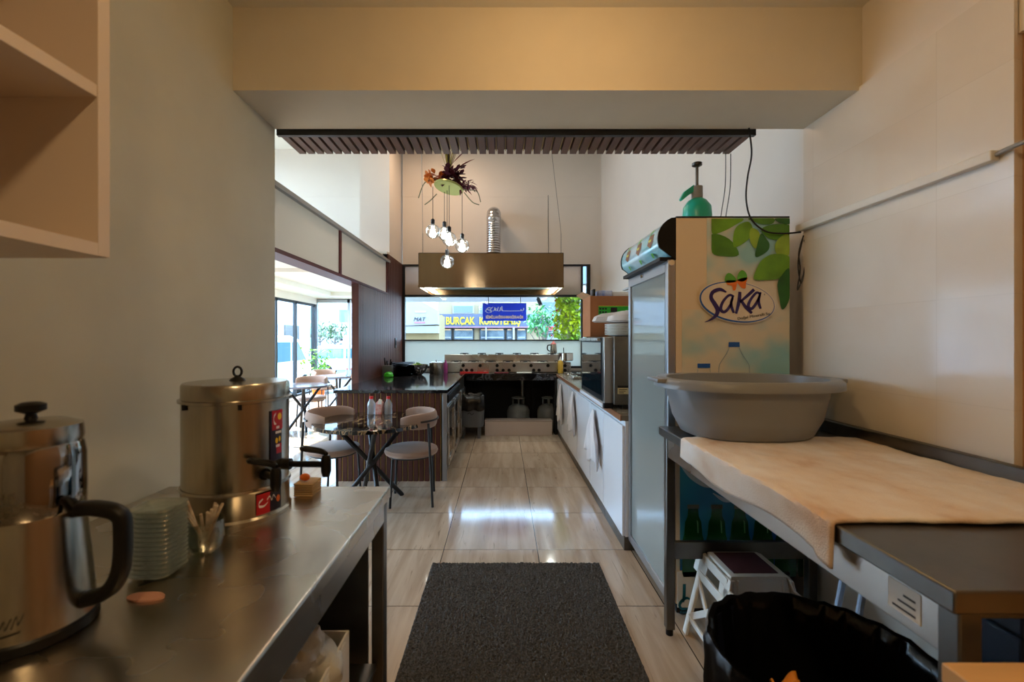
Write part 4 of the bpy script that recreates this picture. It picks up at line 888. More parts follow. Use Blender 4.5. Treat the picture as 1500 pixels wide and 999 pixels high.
MB().lathe([(.001, 0), (.05, 0), (.058, .015), (.05, .045), (.03, .06), (.001, .062)], c, 24, 1.1, 1, fn=lambda x, y, z, a: (x, y, z*(1+.12*math.sin(a*3)))).build('green_sponge', M['green'], None, 'bright green scouring cloth lump on the island', 'cloth')
t = thing('red_tray', 'thin red tray on the front edge of the back counter', 'tray', (-.46, 6.64, .901)); bx('tray', M['red'], t, -.62, -.22, 6.59, 6.72, .901, .918, bev=.004)
bx('rim', M['red'], t, -.63, -.21, 6.586, 6.592, .901, .926, bev=0)
MB().box(.20, .42, 6.60, 6.72, .901, .914, bev=.003).build('folded_paper', M['paper'], None, 'folded white paper on the front edge of the back counter', 'paper')
MB().box(-.13, .08, 6.60, 6.70, .901, .912, bev=.003).build('folded_napkin', mat('dark_red_cloth', C3(120, 40, 46), .8), None, 'folded dark red napkin between the red tray and white paper', 'napkin')
c = (-.86, 6.74, .90); MB().lathe([(.001, 0), (.03, 0), (.03, .13), (.012, .16), (.012, .19), (.001, .19)], c, 20).build('purple_bottle', mat('purple_plastic', C3(150, 50, 120), .4), None, 'small purple bottle at the left end of the gas range', 'bottle')

# under the back counter
t = thing('pedal_bin', 'grey plastic bin lined with a black bag beside the island end', 'bin', (-.455, 6.45, 0))
b = MB()
for s_ in (-1, 1):
    for q in (-1, 1): b.box(-.455+s_*.115-.02, -.455+s_*.115+.02, 6.47+q*.10-.02, 6.47+q*.10+.02, 0, .2)
b.build('legs', M['grey_bin'], t); MB().lathe([(.165, .16), (.175, .17), (.185, .45), (.19, .50)], (-.455, 6.47, 0), 32, 1, .85, n=5).build('tub', M['grey_bin'], t)
MB().lathe([(.195, .40), (.205, .42), (.21, .50), (.20, .60), (.18, .615), (.16, .60), (.15, .50), (.001, .45)], (-.455, 6.47, 0), 48, 1, .85, n=5, fn=lambda x, y, z, a: (x*(1+.03*math.sin(a*9+z*20)), y*(1+.03*math.cos(a*7)), z+.01*math.sin(a*8))).build('bin_bag', M['bag'], t, ang=60)
text('HOBBY', .03, (-.455, 6.304, .36), M['ink'], t, depth=.0005) if False else brush([(-.50, .35), (-.47, .37), (-.44, .345), (-.41, .365)], [.008]*4, lambda u, v: Vector((u, 6.305, v))).build('printed_mark', M['ink'], t)
for i, (x, lab) in enumerate(((.235, 'grey gas bottle behind the long white box, left one'), (.70, 'grey gas bottle behind the long white box, right one'))):
    c = (x, 6.95, 0); t = thing('gas_bottle', lab, 'gas bottle', c, 'gas bottles under the back counter')
    MB().lathe([(.12, 0), (.12, .03), (.16, .06), (.175, .12), (.175, .30), (.15, .36), (.09, .40), (.04, .41)], c, 36).build('tank', M['cyl'], t)
    MB().lathe([(.085, .39), (.085, .50), (.078, .50), (.078, .39)], c, 28, capb=False, capt=False).build('collar', M['cyl'], t) if False else None
    b = MB()
    for a in (.4, 2.74, -1.57): b.cyl((c[0]+.09*math.cos(a), c[1]+.09*math.sin(a), .38), (c[0]+.09*math.cos(a), c[1]+.09*math.sin(a), .50), .012, 8)
    b.tube([(c[0]+.095*math.cos(q*PI/12), c[1]+.095*math.sin(q*PI/12), .50) for q in range(24)], .012, 8, closed=True); b.build('guard_ring', M['cyl'], t)
    MB().cyl((c[0], c[1], .40), (c[0], c[1], .47), .022, 14).build('valve', M['steel_d'], t)
t = thing('long_box', 'long low pinkish white box on the floor before the gas bottles', 'box', (.22, 6.62, 0))
bx('body', mat('pinkish_white', C3(206, 188, 176), .6), t, -.265, .715, 6.55, 6.75, 0, .20, bev=.003); bx('lid', mat('box_lid', C3(176, 160, 148), .6), t, -.268, .718, 6.547, 6.753, .20, .218, bev=.002)

# extractor hood and duct
t = thing('extractor_hood', 'wide brushed steel extractor hood hanging over the gas range', 'hood', (-.17, 6.78, 2.1))
x0, x1, y0, y1, z0, z1 = -1.175, .84, 6.25, 7.30, 2.12, 2.60
hs_ = mat('hood_steel', C3(150, 122, 92), .13, 1, var=.12, vscale=3, bump=.12, bscale=2.2, stretch=(2, 1, .15))
b = MB().box(x0, x1, y0, y0+.01, z0, z1).box(x0, x1, y1-.01, y1, z0, z1).box(x0, x0+.01, y0, y1, z0, z1).box(x1-.01, x1, y0, y1, z0, z1).box(x0, x1, y0, y1, z1-.01, z1).box(x0-.004, x1+.004, y0-.012, y0, z0-.004, z0+.03)
hb_ = hs_.node_tree.nodes['Principled BSDF']; hb_.inputs['Anisotropic'].default_value = .9; hb_.inputs['Roughness'].default_value = .17; hb_.inputs['Anisotropic Rotation'].default_value = 0.25
b.build('canopy', hs_, t, bevel=.002)
bx('filter_panel', mat('hood_inner', C3(120, 140, 130), .35, .6), t, x0+.01, x1-.01, y0+.01, y1-.01, 2.20, 2.22)
for x in (x0+.09, x1-.09):
    l = bx('light_tube', E_white, t, x-.035, x+.035, y0+.06, y1-.1, 2.135, 2.16); arealamp('hood_light', (x, 6.75, 2.13), .06, P_HOOD, (.9, 1, .95), t, sy=.8, shape='RECTANGLE')
for x, lab in ((x0+.05, ''), (x1-.03, '')):
    for y in (y0+.05,):
        c_ = MB(); n = 16
        for k in range(n):
            z = z1+.012+k*.018; a = (k % 2)*PI/2
            c_.tube([(x+.007*math.cos(a)*math.cos(q*PI/4), y+.007*math.sin(a)*math.cos(q*PI/4), z+.012*math.sin(q*PI/4)) for q in range(8)], .0022, 5, closed=True)
        c_.tube([(x, y, z1+n*.018), (x-(.25 if x > 0 else -.05), y-.4, ZT)], .003, 6)
        c_.build('chain', M['steel_d'], t)
prof = []; path = [(-.145, 6.85, 2.60+i*.06) for i in range(11)]+[(-.145, 6.87, 3.24), (-.145, 6.93, 3.31), (-.145, 7.02, 3.35), (-.145, 7.15, 3.36), (-.145, 7.35, 3.36)]
pp = smoothpts(path, 5); rr = [.105+(.005 if i % 3 == 0 else 0) for i in range(len(pp))]
MB().tube(pp, rr, 28).build('exhaust_duct', mat('foil_duct', C3(196, 196, 200), .2, 1, bump=.2, bscale=30), None, 'ribbed silver exhaust duct rising from the hood into the wall', 'duct', ang=20)
MB().tube([(.735, 7.349, 3.75), (.735, 7.345, 3.3), (.74, 7.33, 2.62)], .004, 6).build('wall_wire', M['cord'], None, 'thin dark wire running down the end wall right of the duct', 'wire')

# pendant lamp with plants
Yp = 4.2; c0 = P(657, 276, Yp)
t = thing('pendant_lamp', 'cluster pendant lamp with five clear glass globes under a round plate', 'lamp', (c0.x, Yp, c0.z))
dk = MB().lathe([(.001, 0), (.135, 0), (.14, .008), (.135, .02), (.001, .022)], (0, 0, 0), 40)
bmesh.ops.transform(dk.bm, matrix=Matrix.Translation(c0) @ Matrix.Rotation(math.radians(12), 4, 'Y') @ Matrix.Rotation(math.radians(-8), 4, 'X'), verts=dk.bm.verts)
dk.build('ceiling_plate', mat('pale_green_brass', C3(176, 180, 110), .3, .4), t)
MB().cyl((c0.x, Yp, c0.z+.02), (c0.x, Yp, ZT), .006, 8).build('suspension_rod', M['iron'], t)
for px, py, top, dy in ((634, 339, 272, -.05), (651, 342, 285, .09), (658, 350, 268, -.08), (677, 360, 283, .02), (655, 383, 277, .05)):
    Yb = Yp+dy; p = P(px, py, Yb); q = P(px, top, Yb); r = .066
    cd_ = MB().tube([p+Vector((0, 0, r+.05)), Vector((p.x, p.y, c0.z))], .003, 6).build('cord', M['cord'], t)
    MB().lathe([(.016, 0), (.018, .01), (.018, .045), (.008, .055)], p+Vector((0, 0, r-.004)), 16).build('socket', M['iron'], t)
    g = MB().sphere(p, r, seg=28).build('globe', GL['bulb'], t, ang=80); MB().lathe([(.012, .045), (.012, .01), (.026, -.01), (.031, -.03), (.022, -.05), (.001, -.056)], p, 20).build('bulb', E_bulb, g)
    l = bpy.data.lights.new('bulb_light', 'POINT'); l.energy = P_BULB; l.color = (.95, 1, .97); l.shadow_soft_size = .03
    lo_ = bpy.data.objects.new('bulb_light', l); COL.objects.link(lo_); lo_.parent = t; lo_.location = p-OFF[t.name]-Vector((0, 0, .0))
def leafmesh(b, p, d, ln, wd, mi=0, curl=.3):
    d = Vector(d).normalized(); s = d.cross(Vector((0, 0, 1))); s = s.normalized() if s.length > .01 else Vector((1, 0, 0)); prev = None
    for k in range(6):
        t_ = k/5; q = Vector(p)+d*ln*t_+Vector((0, 0, -curl*ln*t_*t_)); w_ = wd*math.sin(PI*min(.98, max(.06, t_)))*.5
        cur = (q-s*w_, q+s*w_)
        if prev: b.quad(prev[0], prev[1], cur[1], cur[0], mi)
        prev = cur
random.seed(21)
t = thing('hanging_plants', 'orange and dark purple artificial plants arranged on the pendant lamp plate', 'plant', (c0.x, Yp, c0.z+.025))
b = MB(); cc = P(640, 262, Yp)
for k in range(46): leafmesh(b, cc+Vector((random.uniform(-.10, .07), random.uniform(-.05, .05), random.uniform(-.05, .04))), (random.uniform(-1, .6), random.uniform(-1, 1), random.uniform(-.4, 1.2)), .065, .05, curl=.2)
b.build('orange_leaves', mat('orange_leaf', C3(214, 120, 36), .6), t)
b = MB(); cc = P(664, 258, Yp)
for k in range(90): leafmesh(b, cc+Vector((random.uniform(-.07, .07), random.uniform(-.05, .05), random.uniform(-.08, .06))), (random.uniform(-1, 1), random.uniform(-1, 1), random.uniform(-.6, 1.2)), .075, .05, curl=.2)
cc = P(684, 272, Yp)
for k in range(44): leafmesh(b, cc+Vector((random.uniform(-.06, .05), random.uniform(-.05, .05), random.uniform(-.03, .03))), (random.uniform(-.6, 1), random.uniform(-1, 1), random.uniform(-.5, .6)), .07, .022, curl=.4)
b.build('purple_leaves', mat('purple_leaf', C3(96, 34, 56), .6), t)
b = MB(); cc = P(657, 255, Yp)
for k in range(12): leafmesh(b, cc, (random.uniform(-.5, .5), random.uniform(-.4, .4), 1.2), random.uniform(.18, .34), .02, curl=-.05)
b.build('tall_blades', mat('blade_green', C3(150, 130, 40), .6), t)
b = MB(); leafmesh(b, P(662, 240, Yp), (.55, 0, .6), .26, .03, curl=.1); leafmesh(b, P(658, 240, Yp), (.1, 0, 1), .2, .03); leafmesh(b, P(666, 250, Yp), (.7, -.2, .5), .24, .025, curl=.2)
b.build('red_blades', mat('red_leaf', C3(120, 26, 34), .6), t)
b = MB()
for pts in (((640, 262), (622, 268), (613, 290)), ((678, 278), (698, 280), (704, 296)), ((680, 282), (692, 296), (702, 300)), ((640, 284), (630, 294), (622, 300))):
    b.tube(smoothpts([P(a, c_, Yp-.03) for a, c_ in pts], 5), .005, 6)
b.build('trailing_stems', mat('grey_stem', C3(120, 126, 104), .7), t)

# ---------------------------------------------------------------- dining furniture
def spider_table(name, label, c, r, h, m_top, rot=0, thick=.03):
    t = thing(name, label, 'table', (c[0], c[1], 0))
    MB().lathe([(.001, h-thick), (r-.005, h-thick), (r, h-thick+.004), (r, h-.003), (r-.004, h), (.001, h)], (c[0], c[1], 0), 64).build('tabletop', m_top, t)
    for k in range(4):
        a = rot+k*PI/2; ca, sa = math.cos(a), math.sin(a); off = Vector((-sa, ca, 0))*.021
        p0 = Vector((c[0]-ca*r*.62, c[1]-sa*r*.62, h-thick))+off; p1 = Vector((c[0]+ca*r*.56, c[1]+sa*r*.56, .012))+off
        l = MB().tube([p0, p1], .020, 12).build('leg', M['iron'], t); MB().sphere(p1, .02, sz=.6).build('foot', M['black'], l)
    MB().lathe([(.045, 0), (.045, .03)], (c[0], c[1], h*.47), 16).build('hub', M['iron'], t)
    return t
def chair(label):
    t = thing('dining_chair', label, 'chair', (0, 0, 0), 'taupe dining chairs')
    MB().lathe([(.001, .405), (.20, .405), (.222, .415), (.23, .435), (.222, .458), (.19, .468), (.001, .47)], (0, 0, 0), 48).build('seat', M['taupe'], t)
    b = MB().tube([(.19*math.cos(2*PI*k/24), .19*math.sin(2*PI*k/24), .40) for k in range(24)], .009, 8, closed=True); b.build('seat_frame', M['iron'], t)
    for sx_ in (-1, 1):
        MB().tube([(sx_*.185, .16, 0), (sx_*.165, .14, .40)], .0105, 10).build('leg', M['iron'], t)
        MB().tube([(sx_*.20, -.19, 0), (sx_*.20, -.17, .40), (sx_*.20, -.155, .70)], .0105, 10).build('leg', M['iron'], t)
    n = 20; R0 = .235
    def bp(u, v):
        a = -PI/2+(u-.5)*math.radians(205); k = 1-abs(2*u-1)**6*.45; z = .715+math.sin(v*2*PI)*.068*k; rr_ = R0+math.cos(v*2*PI)*.022*k
        return (rr_*math.cos(a), rr_*math.sin(a)*.95-.0+.02, z)
    b = MB().grid(bp, 36, 16); bmesh.ops.remove_doubles(b.bm, verts=b.bm.verts, dist=1e-5); bmesh.ops.holes_fill(b.bm, edges=[e for e in b.bm.edges if e.is_boundary], sides=40)
    b.build('backrest', M['taupe'], t, ang=70)
    MB().tube([((R0+.028)*math.cos(a), (R0+.028)*math.sin(a)*.95+.02, .715) for a in [-PI/2+math.radians(-62+124*k/16) for k in range(17)]], .0085, 8).build('back_rail', M['iron'], t)
    return t
spider_table('bistro_table', 'round black marble bistro table with crossed legs before the island', (-1.14, 3.90), .48, .70, M['marble'], rot=.45)
ch = chair('taupe chair on the right side of the near bistro table'); ch.location = (-.80, 3.93, 0); ch.rotation_euler = (0, 0, PI/2+.12)
def putchair(x, y, r, label):
    c = copy_tree(ch); c.location = (x, y, 0); c.rotation_euler = (0, 0, r); c['label'] = label
putchair(-1.50, 3.98, -PI/2-.22, 'taupe chair on the left side of the near bistro table')
dm = mat('pale_table_top', C3(120, 116, 124), .15)
spider_table('bistro_table', 'round dining table seen in front of the glass facade, nearer of the far two', (-3.08, 6.95), .40, .70, dm, rot=.5)
spider_table('bistro_table', 'round dining table beside the potted plant in the dining area', (-3.2, 8.75), .42, .70, dm, rot=.3)
putchair(-3.15, 7.42, PI, 'taupe chair behind the nearer far dining table, facing the camera')
putchair(-3.52, 6.75, -PI/2, 'taupe chair at the left edge of the dining opening')
putchair(-3.62, 9.1, -PI/2-.5, 'taupe chair beside the potted plant at the farthest dining table')
putchair(-2.74, 8.55, PI/2, 'taupe chair right of the farthest dining table by the slatted wall')
# condiments
def waterbottle(c, lab, s=1):
    t = thing('water_bottle', lab, 'bottle', c, 'small water bottles on the dining tables')
    MB().lathe([(.001, 0), (.028*s, 0), (.031*s, .006*s), (.029*s, .04*s), (.031*s, .06*s), (.030*s, .085*s), (.014*s, .112*s), (.012*s, .12*s)], c, 24).build('bottle', GL['plastic'], t)
    MB().cyl((c[0], c[1], c[2]+.118*s), (c[0], c[1], c[2]+.138*s), .015*s, 16).build('cap', M['red'], t)
waterbottle((-1.235, 4.22, .7005), 'red capped water bottle left of the pink packet on the near bistro table', 1.2)
waterbottle((-1.075, 4.22, .7005), 'red capped water bottle right of the pink packet on the near bistro table', 1.2)
t = thing('napkin_packet_stand', 'pink packet of wet wipes standing between the two water bottles', 'packet', (-1.155, 4.19, .7005))
MB().prism([(-1.185, 4.17, .7005), (-1.13, 4.17, .7005), (-1.115, 4.17, .815), (-1.15, 4.17, .838), (-1.18, 4.17, .81)], (0, .04, 0)).build('packet', mat('pink_packet', C3(220, 130, 120), .5, c2=C3(236, 200, 190), vscale=40), t, bevel=.004)
MB().prism([(-1.165, 4.168, .80), (-1.125, 4.168, .80), (-1.125, 4.168, .835), (-1.15, 4.168, .845)], (0, .03, 0)).build('paper_top', M['paper'], t)
waterbottle((-3.02, 8.72, .7005), 'left red capped water bottle on the farthest dining table'); waterbottle((-2.93, 8.70, .7005), 'right red capped water bottle on the farthest dining table')
# potted plant
c = Vector((-4.22, 10.3, 0)); t = thing('potted_plant', 'leafy yellow-green potted plant in an orange pot by the facade corner', 'plant', c)
MB().lathe([(.10, 0), (.11, .01), (.14, .26), (.15, .27), (.135, .27), (.001, .24)], c, 28).build('pot', M['orange'], t)
b = MB(); random.seed(5)
for k in range(7): b.tube([c+Vector((0, 0, .24)), c+Vector((random.uniform(-.12, .12), random.uniform(-.12, .12), .7)), c+Vector((random.uniform(-.25, .25), random.uniform(-.2, .2), random.uniform(.9, 1.1)))], .006, 5)
b.build('stems', M['leaf'], t); b = MB()
for k in range(150):
    p = c+Vector((random.gauss(0, .15), random.gauss(0, .13), random.uniform(.5, 1.2))); leafmesh(b, p, (random.uniform(-1, 1), random.uniform(-1, 1), random.uniform(-.5, .6)), .11, .06)
b.build('foliage', mat('bright_leaf', C3(150, 196, 40), .5, c2=C3(90, 160, 40), vscale=6), t)

# ---------------------------------------------------------------- outside
GZ = -.30; EXW = mat('darkened_white', C3(138, 138, 140), .6, var=.05)  # white darkened in colour to hold back the bright daylight outside
bx('ground_street', mat('asphalt', C3(99, 97, 95), .9, var=.1), None, -60, 60, 11.8, 80, GZ-.2, GZ, bev=0, **st)
bx('ground_side', mat('pavement', C3(125, 122, 117), .9, var=.1), None, -60, -5.0, -20, 11.8, GZ-.2, GZ, bev=0, **st)
bx('ground_front', mat('pavement_front', C3(125, 122, 117), .9, var=.1), None, -1.6, 40, 7.6, 11.8, GZ-.2, GZ, bev=0, **st)
# canopy over the shop window
t = thing('shop_awning', 'white awning edge outside above the kitchen window', 'awning', (0, 8.2, 2.13))
bx('valance', M['white'], t, -2.0, 3.0, 8.85, 8.9, 2.135, 2.32); bx('cover', M['white'], t, -2.0, 3.0, 7.52, 8.9, 2.30, 2.33); bx('bracket', M['alu'], t, -1.4, -1.36, 7.5, 8.85, 2.26, 2.30); bx('bracket', M['alu'], t, 1.0, 1.04, 7.5, 8.85, 2.26, 2.30)
c = P(788, 440, 8.3); t = thing('spotlight', 'small dark spotlight under the awning outside the window', 'lamp', c)
bx('mount', M['iron'], t, c.x-.02, c.x+.02, 8.28, 8.32, c.z+.02, 2.30); MB().cyl(c+Vector((0, 0, .03)), c+Vector((.05, -.03, -.09)), .035, 16).build('lamp_head', M['iron'], t)
# blue calligraphy sign outside the window
Ys = 7.9; a0 = P(707, 444, Ys); a1 = P(771, 470, Ys)
t = thing('blue_sign', 'blue sign with white calligraphy hanging outside the kitchen window', 'sign', ((a0.x+a1.x)/2, Ys, a1.z))
bx('panel', mat('sign_blue', C3(22, 60, 215), .4), t, a0.x, a1.x, Ys, Ys+.02, a1.z, a0.z)
for x in (a0.x+.1, a1.x-.1): MB().cyl((x, Ys+.01, a0.z), (x, Ys+.01, 2.30), .006, 8).build('hanger', M['iron'], t)
Wd, Ht = a1.x-a0.x, a0.z-a1.z
cv = lambda u, v: Vector((a0.x+u*Wd, Ys-.002, a0.z-v*Ht))
for pth, wd in (([(.94,.28),(.935,.38),(.91,.42),(.88,.40),(.88,.34)],.02), ([(.91,.40),(.86,.43),(.70,.44),(.55,.44),(.46,.43),(.44,.36)],.028), ([(.44,.18),(.44,.42)],.02), ([(.41,.24),(.39,.44),(.34,.42)],.02),
                ([(.36,.22),(.33,.42),(.29,.40),(.31,.30)],.02), ([(.28,.24),(.26,.42),(.20,.44),(.17,.34)],.02), ([(.24,.22),(.18,.28),(.14,.24),(.08,.40),(.06,.46)],.02), ([(.08,.32),(.14,.40),(.20,.50),(.12,.54),(.06,.44)],.018), ([(.22,.30),(.15,.36),(.10,.30)],.016), ([(.90,.50),(.915,.505)],.02)):
    brush(pth, [wd]*len(pth), lambda u, v: cv(u, v)).build('calligraphy', st_w, t)
text('BİSMİLLAHİRRAHMANİRRAHİM', .07, cv(.5, .80), mat('sign_peach', C3(244, 206, 176), .5), t, depth=.001, sx=Wd*.9/(.07*15.3), bold=.002)
# ivy pillar
random.seed(31); t = thing('ivy_pillar', 'yellow-green ivy covered pillar outside the right of the window', 'plant', (1.2, 8.3, GZ))
bx('pillar', M['wall_up'], t, 1.05, 1.38, 8.2, 8.5, GZ, 2.28)
b = MB()
for k in range(1500):
    x = random.uniform(.93, 1.47); z = random.uniform(1.2, 2.2)
    if random.random() < .5 and 1.06 < x < 1.2 and z < 1.85: continue
    leafmesh(b, (x, 8.14+random.uniform(-.08, .04), z), (random.uniform(-1, 1), random.uniform(-1, .2), random.uniform(-1, .4)), .07, .05)
b.build('foliage', M['ivy'], t)
b = MB()
for k in range(9): b.sphere((.93+random.uniform(-.06, .04), 8.10, 1.38+k*.09), .018, seg=8)
b.build('red_flowers', M['red'], t)
# shop across the street
Yb = 20.0
def q_(px, py, Y=Yb): return P(px, py, Y)
a = q_(640, 460); c = q_(795, 480)
t = thing('shop_building', 'shop across the street with a grey sign band in yellow letters', 'building', ((a.x+c.x)/2, Yb+1.5, GZ))
bx('wall', mat('shop_wall', C3(135, 118, 89), .8), t, a.x, c.x, Yb+.3, Yb+4, GZ, 6.0); u1 = q_(600, 478)
sb = bx('sign_band', mat('sign_grey', C3(68, 73, 89), .5), t, a.x, c.x, Yb, Yb+.3, c.z, a.z); bx('sign_edge', mat('sign_pink', C3(132, 92, 125), .5), sb, a.x, c.x, Yb-.02, Yb, c.z-.0, c.z+.05)
ye = mat('sign_yellow', C3(200, 176, 10), .6)
p = q_(653, 470.5); text('BURÇAK', .46, (p.x, Yb-.03, p.z), ye, sb, depth=.01, align='LEFT', sx=.71, bold=.008); p = q_(702, 470.5); text('KURUYEMİŞ', .46, (p.x, Yb-.03, p.z), ye, sb, depth=.01, align='LEFT', sx=.71, bold=.008)
ear = MB(); p = q_(645, 470)
for k in range(5):
    for s_ in (-1, 1): ear.poly([Vector((p.x+s_*(.05+.07*math.cos(w_)), Yb-.03, p.z-.2+k*.1+.055*math.sin(w_))) for w_ in [2*PI*j/8 for j in range(8)]])
ear.build('wheat_logo', ye, sb)
gd = mat('shop_window_goods', C3(59, 72, 81), .2, c2=C3(99, 109, 112), vscale=2.2)
for (x0, x1) in ((645, 662), (663, 694), (702, 740), (741, 752), (756, 772)):
    e0, e1 = q_(x0, 481), q_(x1, 500); f = bx('shop_window', M['iron'], t, e0.x, e1.x, Yb+.2, Yb+.31, .2, e0.z); bx('pane', gd, f, e0.x+.05, e1.x-.05, Yb+.17, Yb+.2, .3, e0.z-.05)
    for k, z in enumerate((1.0, 1.45, 1.80)): bx('shelf_goods', EXW if k % 2 else M['cardl'], f, e0.x+.08, e1.x-.08, Yb+.14, Yb+.17, z, z+.06)
bx('door_post', EXW, t, q_(751, 480).x, q_(754, 480).x, Yb-.05, Yb+.2, GZ, c.z); bx('door_post', EXW, t, q_(711, 480).x, q_(713, 480).x, Yb-.05, Yb+.2, GZ, c.z); 
for (x0, x1) in ((662, 694), (701, 730)):
    e0, e1 = q_(x0, 446), q_(x1, 459); f = bx('upper_window', EXW, t, e0.x, e1.x, Yb+.22, Yb+.31, e1.z, e0.z); bx('pane', mat('grey_green_pane', C3(99, 110, 102), .2), f, e0.x+.06, e1.x-.06, Yb+.19, Yb+.22, e1.z+.05, e0.z-.05)
bx('stone_post', mat('orange_stone', C3(135, 105, 52), .7), t, q_(639, 480).x, q_(648, 480).x, Yb-.1, Yb+.2, GZ, c.z)
# white building at the left with its canopy
t = thing('white_building', 'plain white building across the street at the left of the window', 'building', (-4.5, 17, GZ))
a = q_(560, 470, 16); c = q_(641, 470, 16)
MB().prism([(a.x, 16, 1.86), (c.x, 16, 1.93), (c.x, 16, 2.42), (q_(632, 450, 16).x, 16, 2.55), (q_(616, 441, 16).x, 16, 2.76), (a.x, 16, 2.80)], (0, .4, 0)).build('white_panel', EXW, t)
bx('wall', mat('tan_wall', C3(135, 116, 79), .8), t, a.x, c.x, 16.4, 18, GZ, 2.3); bx('beam', mat('pale_beam', C3(135, 132, 122), .7), t, a.x, c.x, 16.05, 16.4, 1.62, 1.88)
p = q_(614, 468, 16); text('MAT', .20, (p.x, 15.98, p.z), M['ink'], t, depth=.005, shear=.3); p = q_(615, 472.5, 16); bx('pink_line', mat('pink_paint', C3(149, 99, 105), .6), t, p.x-.2, p.x+.2, 15.98, 16.0, p.z-.03, p.z+.03); p = q_(616, 457, 16); bx('tan_line', mat('tan_paint', C3(153, 129, 105), .6), t, p.x-.2, p.x+.2, 15.98, 16.0, p.z-.03, p.z+.04)
# right: red letter shop, AC units, tree
Yr = 24.5
a, c = q_(778, 477, Yr), q_(900, 488, Yr)
t = thing('red_letter_shop', 'white shop front with red letters behind the ivy pillar', 'building', (a.x+2, Yr+1, GZ))
bx('wall', mat('grey_blue_wall', C3(99, 113, 121), .8), t, a.x-.4, c.x, Yr+.2, Yr+3, GZ, 5.5); sb = bx('sign', EXW, t, a.x, c.x, Yr, Yr+.2, c.z, a.z)
p = q_(797, 481.5, Yr); text('HITTEL', .26, (p.x, Yr-.03, p.z), M['red'], sb, depth=.01, sx=1.4, bold=.012); bx('small_print', M['ink'], sb, q_(783, 484, Yr).x, q_(808, 484, Yr).x, Yr-.02, Yr, q_(783, 486.4, Yr).z, q_(783, 485.2, Yr).z)
bx('shop_window', EXW, t, a.x, c.x, Yr+.1, Yr+.2, .2, c.z-.1); bx('window_pane', mat('cyan_pane', C3(99, 125, 132), .3), t, a.x+.2, a.x+.9, Yr+.05, Yr+.1, .4, q_(780, 494, Yr).z)
for (x0, x1, y0_, y1_, lab) in ((775, 780, 456, 472, 'narrow white cabinet on the wall left of the air conditioners'), (784, 798, 453, 472, 'square white air conditioning unit above the red letter sign'), (803, 812, 459, 473, 'white air conditioning unit with round fan beside the ivy')):
    a, c = q_(x0, y0_, 24), q_(x1, y1_, 24); t = thing('air_conditioner', lab, 'air conditioner', ((a.x+c.x)/2, 24.2, c.z)); bx('casing', EXW, t, a.x, c.x, 24.0, 24.4, c.z, a.z, bev=.02)
    bx('bracket', M['alu'], t, a.x, c.x, 24.4, 24.69, c.z, c.z+.04)
    fm = MB().lathe([(.001, 0), (.17 if x1 == 812 else .06, 0), (.17 if x1 == 812 else .06, .02), (.001, .02)], (0, 0, 0), 24); bmesh.ops.transform(fm.bm, matrix=Matrix.Translation(((a.x+c.x)/2, 24.0, (a.z+c.z)/2)) @ Matrix.Rotation(PI/2, 4, 'X'), verts=fm.bm.verts); fm.build('fan_grille', M['steel_d'], t)
def tree(label, c, h, r, n, leafm, seed, tz=.4, ls=.35):
    random.seed(seed); t = thing('street_tree', label, 'tree', c, 'street trees outside')
    b = MB().tube([c, (c[0]+.05, c[1], c[2]+h*tz), (c[0], c[1], c[2]+h*.8)], [.12*h/4, .09*h/4, .03*h/4], 8)
    for k in range(6): a_ = k*1.05; b.tube([(c[0]+.03, c[1], c[2]+h*tz), (c[0]+math.cos(a_)*r*.7, c[1]+math.sin(a_)*r*.7, c[2]+h*(.6+.05*(k % 3)))], [.05*h/4, .015*h/4], 6)
    b.build('trunk', mat('bark', C3(110, 96, 84), .9), t); b = MB()
    for k in range(n):
        v = Vector((random.gauss(0, 1), random.gauss(0, 1), random.gauss(0, .8))); v = v.normalized()*random.random()**.4*r
        leafmesh(b, Vector(c)+Vector((0, 0, h*.75))+v, (random.uniform(-1, 1), random.uniform(-1, 1), random.uniform(-1, .5)), ls, ls*.55)
    b.build('foliage', leafm, t)
lf1 = mat('tree_leaf', C3(80, 150, 90), .7, c2=C3(50, 110, 60), vscale=3); lf2 = mat('olive_leaf', C3(110, 130, 80), .7, c2=C3(80, 100, 60), vscale=3)
tree('green tree outside above the air conditioners, right of the blue sign', (1.35, 15.5, GZ), 3.2, .62, 420, lf1, 3, ls=.16)
for i, (x, y, h) in enumerate(((-14.2, 38, 3.2), (-12.2, 44, 3.0), (-17.5, 43, 3.4), (-9.6, 39, 3.0))):
    tree('olive green street tree far beyond the dining window, %s' % ['left of the middle', 'right of the middle', 'leftmost', 'rightmost behind the slatted wall'][i], (x, y, GZ), h, 1.1, 260, lf2, 40+i, ls=.3)
t = thing('far_building', 'bright white building far beyond the dining area windows', 'building', (-16, 56, GZ))
bx('wall', M['white'], t, -34, -6, 55, 60, GZ, 14)
for i in range(5):
    for j in range(3): f = bx('window', M['alu'], t, -30+i*5, -28.6+i*5, 54.9, 55.02, 3.5+j*3.4, 5+j*3.4, bev=0)
t = thing('side_building', 'pale building with grey shutters across the side street', 'building', (-20, 20, GZ))
bx('wall', mat('pale_facade', C3(226, 222, 214), .8), t, -30, -18, 14, 42, GZ, 9)
for k in range(6): bx('shutter', M['steel_d'], t, -18.02, -17.9, 18+k*3.8, 20.6+k*3.8, .9, 2.6, bev=0)
t = thing('glass_tower', 'pale blue glazed tower beyond the corner of the facade', 'building', (-21, 48, GZ)); bx('glazing', mat('tower_glass', C3(120, 190, 206), .2), t, -24, -20, 45, 49, GZ, 16)
for k in range(9): bx('floor_band', M['white'], t, -24.05, -19.95, 44.9, 49, 1.5+k*1.6, 1.75+k*1.6, bev=0)
